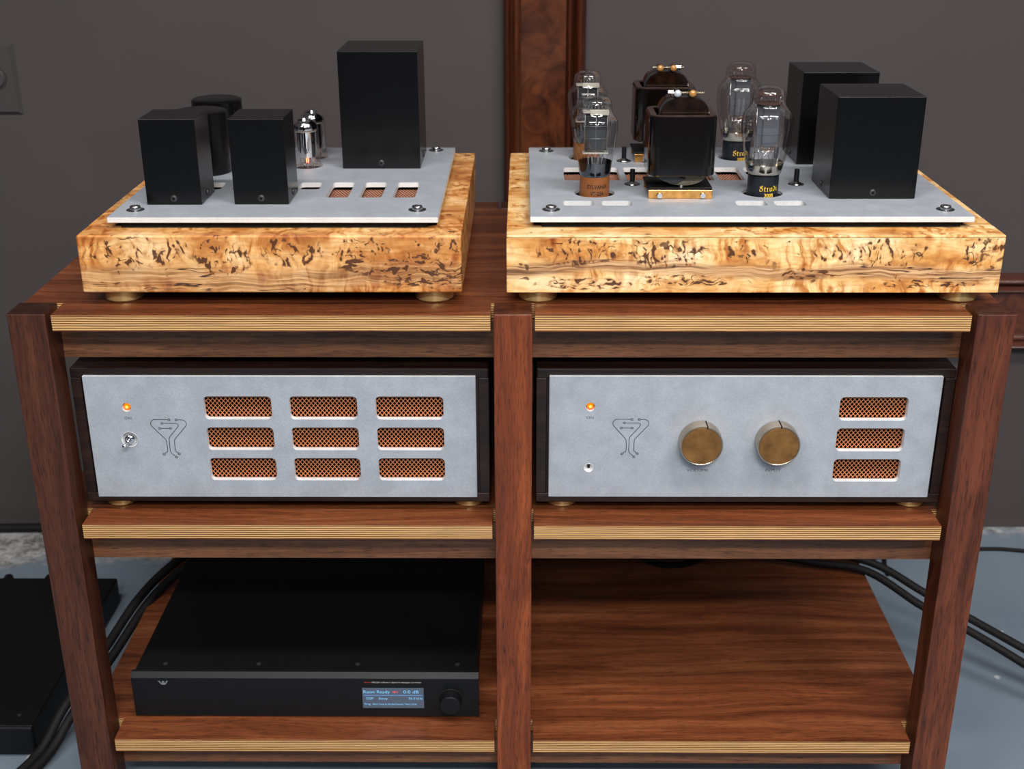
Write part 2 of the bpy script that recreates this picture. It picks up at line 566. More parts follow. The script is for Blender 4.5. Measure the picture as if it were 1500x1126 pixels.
def text_mesh(body, size, width=None, align='CENTER', bold=0.0, name='lettering'):
    """flat text in XY, centred; width rescales it to that length"""
    cu = bpy.data.curves.new(name, 'FONT')
    cu.body = body
    cu.size = size
    cu.align_x = align
    cu.align_y = 'CENTER'
    cu.offset = bold
    cu.resolution_u = 3
    o = bpy.data.objects.new(name, cu)
    me = bpy.data.meshes.new_from_object(o)
    bpy.data.objects.remove(o)
    bpy.data.curves.remove(cu)
    me.materials.clear()
    if width and len(me.vertices):
        xs = [v.co.x for v in me.vertices]
        k = width / (max(xs) - min(xs))
        me.transform(Matrix.Scale(k, 4, (1, 0, 0)))
    return me


UP = Matrix(((1, 0, 0, 0), (0, 0, -1, 0), (0, 1, 0, 0), (0, 0, 0, 1)))   # XY drawing -> upright, facing -y


def wrap(me, r):
    for v in me.vertices:
        a = v.co.x / r
        v.co = (r * math.sin(a), -r * math.cos(a), v.co.y)
    return me


def nib_strokes(strokes, nib, ang, name='lettering'):
    """broad-pen strokes: each polyline swept with a slanted nib, one flat mesh in XY"""
    bm = bmesh.new()
    d = Vector((math.cos(ang), math.sin(ang), 0)) * nib / 2
    for s in strokes:
        pts = [Vector((x, y, 0)) for x, y in s]
        for a, b in zip(pts, pts[1:]):
            q = [a - d, a + d, b + d, b - d]
            if abs((q[1] - q[0]).cross(q[3] - q[0]).z) < 1e-9:
                n = Vector((-(b - a).y, (b - a).x, 0)).normalized() * nib * 0.16
                q = [a - n, b - n, b + n, a + n]
            bm.faces.new([bm.verts.new(c) for c in q])
    return fin(bm, name)


def ribbons(lines, w, rings=(), name='emblem'):
    bm = bmesh.new()
    for s in lines:
        pts = [Vector((x, y, 0)) for x, y in s]
        L, R = [], []
        for i, p in enumerate(pts):
            t = (pts[min(i + 1, len(pts) - 1)] - pts[max(i - 1, 0)]).normalized()
            n = Vector((-t.y, t.x, 0)) * w / 2
            L.append(bm.verts.new(p + n))
            R.append(bm.verts.new(p - n))
        for i in range(len(pts) - 1):
            bm.faces.new((R[i], R[i + 1], L[i + 1], L[i]))
    for cx, cy, r in rings:
        a = [bm.verts.new((cx + (r + w / 2) * math.cos(k * math.pi / 8), cy + (r + w / 2) * math.sin(k * math.pi / 8), 0)) for k in range(16)]
        b = [bm.verts.new((cx + (r - w / 2) * math.cos(k * math.pi / 8), cy + (r - w / 2) * math.sin(k * math.pi / 8), 0)) for k in range(16)]
        for k in range(16):
            bm.faces.new((a[k], a[(k + 1) % 16], b[(k + 1) % 16], b[k]))
    return fin(bm, name)


def grille(w, h, px, py, bar, thick, upright, name='grille'):
    """diamond lattice of bars filling w x h, origin at the lower left corner"""
    bm = bmesh.new()
    L = math.hypot(px, py)
    for sgn in (1, -1):
        k0 = -int(h / py * 1) - 2
        k1 = int(w / px) + int(h / py) + 3
        for k in range(k0, k1):
            # line x = k*px + sgn*(px/py)*y (spacing px along x)
            xs = k * px
            s = sgn * px / py
            ya, yb = 0.0, h
            for lim in (0.0, w):
                yl = (lim - xs) / s
                if s > 0:
                    if lim == 0.0:
                        ya = max(ya, yl)
                    else:
                        yb = min(yb, yl)
                else:
                    if lim == 0.0:
                        yb = min(yb, yl)
                    else:
                        ya = max(ya, yl)
            if yb - ya < bar:
                continue
            a = Vector((xs + s * ya, ya, 0))
            b = Vector((xs + s * yb, yb, 0))
            t = (b - a).normalized()
            n = Vector((-t.y, t.x, 0)) * bar / 2
            zo = 0.0 if sgn > 0 else thick * 0.25
            lo = [a - n, b - n, b + n, a + n]
            v0 = [bm.verts.new(q + Vector((0, 0, zo))) for q in lo]
            v1 = [bm.verts.new(q + Vector((0, 0, zo + thick))) for q in lo]
            bm.faces.new(v1)
            bm.faces.new(v0[::-1])
            for i in range(4):
                j = (i + 1) % 4
                bm.faces.new((v0[i], v0[j], v1[j], v1[i]))
    me = fin(bm, name)
    if upright:
        me.transform(UP)
    return me


# ------------------------------------------------------------------ the setting
ZF = -0.70
YW = 0.80


def structure(o, label=None):
    o['kind'] = 'structure'
    if label:
        o['label'] = label
    return o


structure(box('floor', (-3.2, 3.2), (-3.6, YW + 0.12), (ZF - 0.1, ZF), M['floor'], None, 0), 'blue grey painted concrete floor')
structure(box('wall_back', (-3.2, 3.2), (YW, YW + 0.12), (ZF, 2.0), M['wall'], None, 0), 'dark brownish grey painted wall')

# ------------------------------------------------------------------ equipment rack
RW = 0.55            # half width over the posts
PW, PD = 0.0423, 0.0402
Z1, Z2, Z3 = -0.0012, -0.2600, -0.5667
TH = 0.0187
YB = 0.505           # back of the shelves
rack = thing('equipment_rack', 'walnut audio rack with plywood edged shelves and square posts', 'rack', (0, 0.25, ZF))
CP0 = -0.0178
for px, pm in ((-RW, 'walnut_dark'), (CP0, 'walnut_red'), (RW - PW, 'walnut_z')):
    box('post', (px, px + PW), (0, PD), (ZF, 0), M[pm], rack, 0.0012)
    box('post', (px, px + PW), (YB - PD, YB), (ZF, 0), M[pm], rack, 0.0012)
XE = 0.546
GAP = 0.0065
for zt in (Z1, Z2, Z3):
    xi = RW - PW - GAP
    c0, c1 = CP0 - GAP * 0.55, CP0 + PW + GAP * 0.45
    n0, n1 = PD + 0.002, YB - PD - 0.002
    ol = [(-xi, 0), (c0, 0), (c0, n0), (c1, n0), (c1, 0), (xi, 0), (xi, n0), (XE, n0),
          (XE, n1), (xi, n1), (xi, YB), (c1, YB), (c1, n1), (c0, n1), (c0, YB), (-xi, YB), (-xi, n1),
          (-XE, n1), (-XE, n0), (-xi, n0)]
    sh = mesh('shelf', plate([ol], TH - 0.0012, 0.0, 'shelf', side_mat=False), M['ply'], rack, (0, 0, zt - TH + 0.0006))
    mesh('veneer', plate([ol], 0.0006, 0.0, 'veneer', side_mat=False), M['walnut_x'], sh, (0, 0, zt - 0.0006))
    mesh('veneer', plate([ol], 0.0006, 0.0, 'veneer', side_mat=False), M['walnut_x'], sh, (0, 0, zt - TH))
    zr = zt - TH
    hr = 0.0460 if zt == Z1 else (0.0490 if zt == Z2 else 0.0490)
    box('rail', (-RW + 0.004, CP0 + PW / 2 - 0.0005), (PD + 0.0003, PD + 0.020), (zr - hr, zr - 0.0003), M['rail'], rack, 0.0008)
    box('rail', (CP0 + PW / 2 + 0.0005, RW - 0.004), (PD + 0.0003, PD + 0.020), (zr - hr, zr - 0.0003), M['rail'], rack, 0.0008)
    box('rail', (-RW + 0.004, CP0 + PW / 2 - 0.0005), (YB - PD - 0.020, YB - PD - 0.0003), (zr - hr, zr - 0.0003), M['rail'], rack, 0.0008)
    box('rail', (CP0 + PW / 2 + 0.0005, RW - 0.004), (YB - PD - 0.020, YB - PD - 0.0003), (zr - hr, zr - 0.0003), M['rail'], rack, 0.0008)

# ------------------------------------------------------------------ shared small parts
foot_me = lathe([(0, 0), (0.0196, 0), (0.0212, 0.0016), (0.0217, 0.0017), (0.0217, 0.0160), (0, 0.0160)], 40, name='foot')
foot_low_me = lathe([(0, 0), (0.0172, 0), (0.0186, 0.0014), (0.0190, 0.0015), (0.0190, 0.0128), (0, 0.0128)], 36, name='foot')
# socket head screw sunk in a dark countersink
screw_me = lathe([(0.0061, 0.0), (0.0061, 0.0038), (0.0056, 0.0046), (0.0036, 0.0046), (0.0033, 0.0018), (0, 0.0018)], 24, name='screw')
washer_me = lathe([(0.0101, 0.0), (0.0101, 0.0004), (0.0062, 0.0004), (0.0062, 0.0)], 28, name='recess_ring')
bolt_me = lathe([(0, -0.0018), (0.0022, -0.0018), (0.0036, -0.0012), (0.0042, 0.0)], 18, 'y', name='screw')
bolt_me.materials.append(M['darksteel'])
socket_me = lathe([(0, -0.0021), (0.0017, -0.0021), (0.0017, -0.0010)], 6, 'y', name='hex_socket')
socket_me.materials.append(M['dark'])
boltx_me = bolt_me.copy()
boltx_me.transform(Matrix.Rotation(math.radians(90), 4, 'Z'))


def plinth(root, x0, x1, y0, y1, z0, z1, mat, lid=0.0):
    t, ts = 0.0455, 0.030
    b = 0.0022
    if lid:
        box('front_board', (x0, x1), (y0, y0 + t), (z0, z1 - lid - 0.0003), mat, root, 0.0006, 1)
        box('top_board', (x0, x1), (y0, y0 + t), (z1 - lid, z1), mat, root, 0.0010, 2)
    else:
        box('front_board', (x0, x1), (y0, y0 + t), (z0, z1), mat, root, b, 3)
    box('back_board', (x0, x1), (y1 - 0.034, y1), (z0, z1), mat, root, b, 3)
    for a in (x0, x1 - ts):
        box('side_board', (a, a + ts), (y0 + t + 0.0002, y1 - 0.0342), (z0, z1 - 0.0002), mat, root, 0.0008, 2)
    box('deck', (x0 + ts + 0.001, x1 - ts - 0.001), (y0 + t + 0.001, y1 - 0.0352), (z0 + 0.004, z0 + 0.012), M['dark'], root, 0)
    for a in (x0 + 0.0350, x1 - 0.0330):
        for c in (y0 + 0.0345, y1 - 0.036):
            mesh('foot', foot_me, M['brass'], root, (a, c, Z1), 'round brass foot')


def top_screws(pl, xs, ys):
    for a in xs:
        for c in ys:
            s = mesh('screw', screw_me, M['steel'], pl, (a, c, ZP), 'steel socket head screw')
            r = mesh('recess_ring', washer_me, M['darksteel'], pl, (a, c, ZP))


def can(root, x0, x1, y0, y1, h, name='transformer_can', sides=(1,)):
    o = box(name, (x0, x1), (y0, y1), (ZP + 0.0002, ZP + h), M['black_box'], root, 0.0009, 2, 'square black metal can')
    b = mesh('screw', bolt_me, None, o, ((x0 + x1) / 2, y0, ZP + 0.0075))
    mesh('screw', socket_me, None, o, ((x0 + x1) / 2, y0, ZP + 0.0075))
    for s in sides:
        me = bolt_side[s]
        mesh('screw', me, None, o, (x1 if s > 0 else x0, (y0 + y1) / 2, ZP + 0.0075))
    return o


bolt_side = {}
for s in (1, -1):
    me = bolt_me.copy()
    me.transform(Matrix.Rotation(math.radians(90 * s), 4, 'Z'))
    bolt_side[s] = me

ZP = 0.0935
ZB0, ZB1 = 0.0148, 0.0800
PT = 0.0065


def amp_plate(root, x0, x1, y0, y1, slots, holes):
    hl = [rrect(x0, x1, y0, y1, 0.0012, 2)]
    for s in slots:
        hl.append(rrect(*s, 0.0042, 4))
    for h in holes:
        hl.append(circ(*h))
    pl = mesh('top_plate', plate(hl, PT, 0.0005, 'top_plate'), [M['alu'], M['alu_edge']], root, (0, 0, ZP - PT), 'grey blasted aluminium plate')
    # black spacer frame between plate and plinth
    i = 0.0125
    fr = [rrect(x0 + i, x1 - i, y0 + i * 0.6, y1 - i, 0.001, 2), rrect(x0 + i + 0.008, x1 - i - 0.008, y0 + i * 0.6 + 0.008, y1 - i - 0.008, 0.001, 2)]
    mesh('spacer_frame', plate(fr, ZP - PT - ZB1 - 0.0002, 0.0, 'spacer_frame', side_mat=False), M['rubber'], root, (0, 0, ZB1 + 0.0001))
    return pl


def slot_mesh(pl, s, depth=0.0035):
    m = 0.0015
    me = grille(s[1] - s[0] + 2 * m, s[3] - s[2] + 2 * m, 0.0038, 0.0088, 0.00075, 0.0004, False)
    mesh('mesh_grille', me, M['copper_fine'], pl, (s[0] - m, s[2] - m, ZP - PT - depth), 'copper wire mesh')


# ------------------------------------------------------------------ left amplifier on the rack
ampL = thing('tube_amplifier', 'narrower spalted maple tube amplifier chassis with five black cans', 'amplifier', (-0.263, 0.246, Z1))
plinth(ampL, -0.473, -0.053, 0.0295, 0.463, ZB0, ZB1, M['maple_l'])
LS = []
for k in range(-2, 5):
    xa = -0.2175 - 0.0395 * k
    LS.append((xa, xa + 0.0262, 0.147 if k <= 0 else 0.188, 0.2235))
smallx, smally = -0.2650, (0.3190, 0.3760)
plL = amp_plate(ampL, -0.4455, -0.0795, 0.0560, 0.4330, LS, [(smallx, q, 0.0195) for q in smally])
for s in LS:
    slot_mesh(plL, s)
top_screws(plL, (-0.4228, -0.1047), (0.0890, 0.4150))
can(ampL, -0.4156, -0.3527, 0.111, 0.174, 0.0976)
can(ampL, -0.3158, -0.2534, 0.1127, 0.176, 0.0975)
can(ampL, -0.2168, -0.1172, 0.2998, 0.4060, 0.1467)
cyl_me = lathe([(0.0325, 0.0002), (0.0325, 0.0755), (0.0312, 0.0768), (0.0290, 0.0777), (0, 0.0777)], 56, name='capacitor_can')
for q in ((-0.3890, 0.2850), (-0.3894, 0.3735)):
    mesh('capacitor_can', cyl_me, M['black_box'], ampL, (q[0], q[1], ZP), 'round black metal can')


def small_tube(root, x, y, zb):
    prof = [(0, 0.0), (0.0150, 0.0), (0.0170, 0.002), (0.0172, 0.006), (0.0165, 0.011), (0.0164, 0.020), (0.0164, 0.050), (0.0158, 0.0555), (0.0138, 0.0605), (0.0100, 0.0640), (0.0050, 0.0660), (0, 0.0665)]
    t = mesh('vacuum_tube', lathe(prof, 40, auto=False), M['glass_pink'], root, (x, y, zb), 'small clear glass valve with chromed top')
    mesh('getter_cap', lathe([(0.0150, 0.0510), (0.0154, 0.0525), (0.0148, 0.0565), (0.0128, 0.0602), (0.0095, 0.0628), (0.0085, 0.0600), (0.0120, 0.0560), (0.0138, 0.0525), (0.0150, 0.0510)], 36), M['chrome'], t, (x, y, zb), 'silvery getter mirror')
    mesh('anode', lathe([(0, 0.016), (0.0118, 0.016), (0.0118, 0.0485), (0, 0.0485)], 20), M['chrome'], t, (x, y, zb), 'chromed anode cylinder')
    bm = bmesh.new()
    for k in range(9):
        a = 2 * math.pi * k / 9
        tube_bm(bm, [Vector((0.0090 * math.cos(a), 0.0090 * math.sin(a), 0.0005)), Vector((0.0090 * math.cos(a), 0.0090 * math.sin(a), 0.0155))], 0.0006, 6)
    mesh('pin_wires', fin(bm, 'pin_wires'), M['steel'], t, (x, y, zb))
    mesh('mica_disc', lathe([(0, 0.0490), (0.0140, 0.0490), (0.0140, 0.0497), (0, 0.0497)], 24), M['mica'], t, (x, y, zb))
    mesh('heater', lathe([(0, 0.008), (0.0016, 0.008), (0.0016, 0.0155), (0, 0.0155)], 10), M['heater'], t, (x, y, zb), 'glowing orange heater')
    mesh('socket', lathe([(0, -0.003), (0.0188, -0.003), (0.0188, -0.0003), (0, -0.0003)], 28), M['dark'], t, (x, y, zb))


for q in smally:
    small_tube(ampL, smallx, q, ZP - 0.004)

# ------------------------------------------------------------------ right amplifier on the rack
ampR = thing('tube_amplifier', 'wider spalted maple tube amplifier with four large bottle shaped valves', 'amplifier', (0.2665, 0.246, Z1))
plinth(ampR, -0.0038, 0.5370, 0.0300, 0.463, ZB0, ZB1, M['maple_r'], 0.0030)
TX = (0.0985, 0.2970)
TY = (0.1700, 0.3690)
RS = []
for k in range(7):
    xa = 0.0655 + 0.0383 * k
    RS.append((xa, xa + 0.031, 0.234, 0.307))
FS = [(0.0603, 0.0945, 0.108, 0.130), (0.1042, 0.1385, 0.108, 0.130), (0.2580, 0.2925, 0.108, 0.130), (0.3020, 0.3370, 0.108, 0.130)]
holesR = [(a, c, 0.0236) for a in TX for c in TY]
plR = amp_plate(ampR, 0.0220, 0.5110, 0.0580, 0.4330, RS + FS, holesR)
for s in RS:
    slot_mesh(plR, s)
top_screws(plR, (0.0458, 0.4880), (0.0900, 0.4100))
can(ampR, 0.3685, 0.4677, 0.1383, 0.2330, 0.1170, sides=(-1,))
can(ampR, 0.3677, 0.4638, 0.3224, 0.4160, 0.1172, sides=(-1,))
pin_me = lathe([(0, 0.0003), (0.0074, 0.0003), (0.0070, 0.0014), (0.0030, 0.0036), (0.0028, 0.0040), (0, 0.0040)], 24, name='mount')
pinrod_me = lathe([(0, 0.0035), (0.0031, 0.0035), (0.0031, 0.0180), (0.0026, 0.0185), (0, 0.0185)], 18, name='pin')
pinring_me = lathe([(0.0096, 0.0001), (0.0096, 0.0005), (0.0074, 0.0005)], 24, name='recess_ring')
for q in ((0.1468, 0.2130), (0.1465, 0.3450), (0.3455, 0.2130), (0.3455, 0.3450)):
    o = mesh('test_switch', pinrod_me, M['black'], ampR, (q[0], q[1], ZP), 'short black pin on a steel bushing')
    mesh('bushing', pin_me, M['steel'], o, (q[0], q[1], ZP))
    mesh('recess_ring', pinring_me, M['darksteel'], o, (q[0], q[1], ZP))

SOC = 0.0735        # valve bases stand on sockets below the plate
VT_G = [(0.0150, 0.0), (0.0172, 0.001), (0.0187, 0.055), (0.0202, 0.18), (0.0231, 0.37), (0.0253, 0.53), (0.0261, 0.64), (0.0249, 0.70), (0.0214, 0.75), (0.0187, 0.795), (0.0182, 0.835), (0.0182, 0.885), (0.0165, 0.937), (0.0135, 0.967), (0.0088, 0.988), (0, 1.0)]
BB_G = [(0.0150, 0.0), (0.0178, 0.010), (0.0202, 0.045), (0.0223, 0.13), (0.0256, 0.28), (0.0282, 0.43), (0.0296, 0.585), (0.0292, 0.64), (0.0276, 0.69), (0.0232, 0.747), (0.0203, 0.785), (0.0193, 0.83), (0.0190, 0.88), (0.0178, 0.93), (0.0150, 0.962), (0.0096, 0.987), (0, 1.0)]


def smooth_prof(pr, h, inset=0.0, n=4):
    pts = spline([(r, t * h, 0) for r, t in pr], n)
    return [(max(p.x - inset, 0.0), p.y) for p in pts]


def base_mesh(r, h):
    return lathe([(0, 0), (r, 0), (r, h * 0.9), (r * 0.985, h), (r * 0.86, h + 0.0008), (0, h + 0.0008)], 48, name='base')


vt_parts = {}


def vt_tube(root, x, y):
    zt = 0.1145
    h = 0.2075 - zt
    z0 = SOC
    t = mesh('vacuum_tube', base_mesh(0.0177, zt - z0), M['bakelite'], root, (x, y, z0), 'bottle shaped valve with brown base')
    mesh('glass_envelope', lathe(smooth_prof(VT_G, h), 56, auto=False), M['glass'], t, (x, y, zt), 'clear glass bulb')
    mesh('getter', lathe(smooth_prof([(r, q) for r, q in VT_G if q < 0.19], h, 0.0005), 48, auto=False), M['getter'], t, (x, y, zt), 'dark mirror coating')
    a = box('anode', (x - 0.0128, x + 0.0128), (y - 0.006, y + 0.006), (zt + 0.030, zt + 0.0705), M['plate_dark'], t, 0.0010, 2, 'dark grey anode box')
    bm = bmesh.new()
    for sx in (-0.0128, 0.0, 0.0128):
        tube_bm(bm, [Vector((sx, -0.0064, 0.028)), Vector((sx, -0.0064, 0.0765))], 0.0004, 6)
    for zz in (0.044, 0.058):
        tube_bm(bm, [Vector((-0.0128, -0.0064, zz)), Vector((0.0128, -0.0064, zz))], 0.00035, 6)
    for sx in (-0.009, -0.004, 0.004, 0.009):
        tube_bm(bm, [Vector((sx, 0, 0.026)), Vector((sx * 0.8, 0, 0.012)), Vector((sx * 0.6, 0, 0.004))], 0.0005, 6)
    for k in range(6):
        sx = -0.010 + 0.004 * k
        tube_bm(bm, [Vector((sx, -0.002, 0.0755)), Vector((sx + 0.001, -0.002, 0.081)), Vector((sx + 0.002, 0.002, 0.0755))], 0.0004, 6)
    mesh('support_wires', fin(bm, 'support_wires', True), M['wire'], t, (x, y, zt))
    box('mica_spacer', (x - 0.0150, x + 0.0150), (y - 0.008, y + 0.008), (zt + 0.0735, zt + 0.0750), M['mica'], t, 0.0003)
    box('top_bracket', (x - 0.0072, x + 0.0142), (y - 0.0095, y - 0.0080), (zt + 0.0715, zt + 0.0775), M['mica'], t, 0.0003)
    box('mica_spacer', (x - 0.0150, x + 0.0150), (y - 0.007, y + 0.007), (zt + 0.0262, zt + 0.0275), M['mica'], t, 0.0003)
    mesh('stem', lathe([(0.009, 0.002), (0.007, 0.010), (0.003, 0.014), (0, 0.0145)], 20), M['getter_gold'], t, (x, y, zt))
    r = 0.0179
    for body, zz, wd, sz in (('SYLVANIA', 0.0305, 0.0250, 0.0066), ('VT-25A', 0.0225, 0.0165, 0.0066)):
        me = wrap(text_mesh(body, sz, wd, bold=0.00012), r)
        me.transform(Matrix.Rotation(math.radians(8), 4, 'Z'))
        mesh('lettering', me, M['ink_black'], t, (x, y, z0 + zz), 'black printed lettering')
    mesh('socket', lathe([(0, -0.004), (0.0232, -0.004), (0.0232, 0.0165), (0.0187, 0.0165), (0.0187, -0.0003), (0, -0.0003)], 36), M['dark'], t, (x, y, z0))


# blackletter strokes on a 1-high grid
SL = {
    'S': [[(.62, .92), (.42, 1.0), (.16, .88), (.12, .66), (.30, .55), (.52, .48), (.62, .30), (.52, .08), (.28, .0), (.06, .10)],
          [(.30, .78), (.52, .74)], [(.10, .36), (.10, .16)]],
    't': [[(.16, .82), (.14, .12), (.28, .0), (.40, .10)], [(.0, .62), (.38, .62)]],
    'r': [[(.04, .62), (.14, .60), (.14, .06), (.28, .02)], [(.16, .52), (.34, .66), (.46, .56)]],
    'a': [[(.40, .58), (.16, .62), (.04, .42), (.08, .08), (.22, .0), (.40, .16)], [(.42, .64), (.42, .12), (.54, .02)]],
    'd': [[(.12, .96), (.34, .72), (.48, .50), (.46, .16), (.24, .0), (.06, .14), (.06, .46), (.26, .60)]],
    'i': [[(.06, .62), (.18, .60), (.18, .08), (.32, .02)], [(.16, .86), (.22, .82)]],
}


def blackletter(word, adv, size, nib):
    st = []
    x = 0.0
    for ch, ad in zip(word, adv):
        for s in SL[ch]:
            st.append([((x + a) * size, b * size) for a, b in s])
        x += ad
    me = nib_strokes(st, nib, math.radians(38))
    xs = [v.co.x for v in me.vertices]
    me.transform(Matrix.Translation((-(min(xs) + max(xs)) / 2, 0, 0)))
    return me


def bb_tube(root, x, y):
    zt = 0.1155
    h = 0.2185 - zt
    z0 = SOC
    t = mesh('vacuum_tube', base_mesh(0.0182, zt - z0), M['navy'], root, (x, y, z0), 'large bottle shaped valve with black base')
    mesh('glass_envelope', lathe(smooth_prof(BB_G, h), 56, auto=False), M['glass_pink'], t, (x, y, zt), 'clear glass bulb')
    mesh('getter', lathe(smooth_prof([(r, q) for r, q in BB_G if q < 0.14], h, 0.0005), 48, auto=False), M['getter_gold'], t, (x, y, zt), 'pale mirror coating')
    mesh('getter_spot', lathe([(0, -0.0006), (0.003, -0.0005), (0.0045, 0.0004), (0, 0.0012)], 20, 'y'), M['getter'], t, (x - 0.0165, y - 0.0135, zt + 0.0105))
    # ribbed grey anode: two flattened wings with flanges
    bm = bmesh.new()
    lv = bmesh.ops.create_cone
    add_box(bm, -0.0125, 0.0125, -0.0050, 0.0050, 0.034, 0.080)
    add_box(bm, -0.0060, 0.0060, -0.0078, 0.0078, 0.034, 0.080)
    for k in range(5):
        zz = 0.038 + 0.0092 * k
        add_box(bm, -0.0128, 0.0128, -0.0056, 0.0056, zz, zz + 0.0010)
        add_box(bm, -0.0066, 0.0066, -0.0084, 0.0084, zz, zz + 0.0010)
    mesh('anode', fin(bm, 'anode'), M['plate_grey'], t, (x, y, zt), 'ribbed grey anode')
    bm = bmesh.new()
    for sx in (-0.0125, 0.0125):
        tube_bm(bm, [Vector((sx, 0, 0.006)), Vector((sx, 0, 0.086))], 0.0008, 6)
    for sx in (-0.008, -0.0035, 0.0035, 0.008):
        tube_bm(bm, [Vector((sx * 1.1, -0.003, 0.033)), Vector((sx, -0.003, 0.020)), Vector((sx * 0.7, -0.002, 0.008))], 0.0005, 6)
    tube_bm(bm, [Vector((-0.012, -0.002, 0.010)), Vector((0.004, -0.004, 0.030))], 0.0004, 6)
    tube_bm(bm, [Vector((0.012, -0.002, 0.010)), Vector((-0.004, -0.004, 0.030))], 0.0004, 6)
    for zz in (0.0315, 0.0265):
        tube_bm(bm, [Vector((-0.0145, -0.004, zz)), Vector((0.0145, -0.004, zz))], 0.0005, 6)
    for k in range(5):
        sx = -0.011 + 0.0055 * k
        tube_bm(bm, [Vector((sx, -0.004, 0.084)), Vector((sx + 0.001, -0.006, 0.089)), Vector((sx + 0.002, 0.0, 0.093))], 0.0005, 6)
    mesh('support_wires', fin(bm, 'support_wires', True), M['steel'], t, (x, y, zt))
    mesh('mica_spacer', lathe([(0, 0.0825), (0.0160, 0.0825), (0.0160, 0.0832), (0, 0.0832)], 28), M['copper_dark'], t, (x, y, zt))
    mesh('mica_spacer', lathe([(0, 0.0925), (0.0142, 0.0925), (0.0142, 0.0931), (0, 0.0931)], 28), M['copper_dark'], t, (x, y, zt))
    box('filament_bar', (x - 0.0060, x + 0.0100), (y - 0.0035, y + 0.0035), (zt + 0.0285, zt + 0.0335), M['copper_dark'], t, 0.0003)
    r = 0.0184
    me = wrap(blackletter('Stradi', (.80, .50, .56, .66, .64, .30), 0.0066, 0.00095), r)
    me.transform(Matrix.Rotation(math.radians(14), 4, 'Z'))
    mesh('lettering', me, M['ink_gold'], t, (x, y, z0 + 0.0255), 'gold blackletter print')
    me = wrap(text_mesh('300B', 0.0058, 0.0112, bold=0.0001), r)
    me.transform(Matrix.Rotation(math.radians(14), 4, 'Z'))
    mesh('lettering', me, M['ink_gold'], t, (x, y, z0 + 0.0205), 'gold printed lettering')
    mesh('socket', lathe([(0, -0.004), (0.0232, -0.004), (0.0232, 0.0165), (0.0187, 0.0165), (0.0187, -0.0003), (0, -0.0003)], 36), M['dark'], t, (x, y, z0))


for q in TY:
    vt_tube(ampR, TX[0], q)
    bb_tube(ampR, TX[1], q)


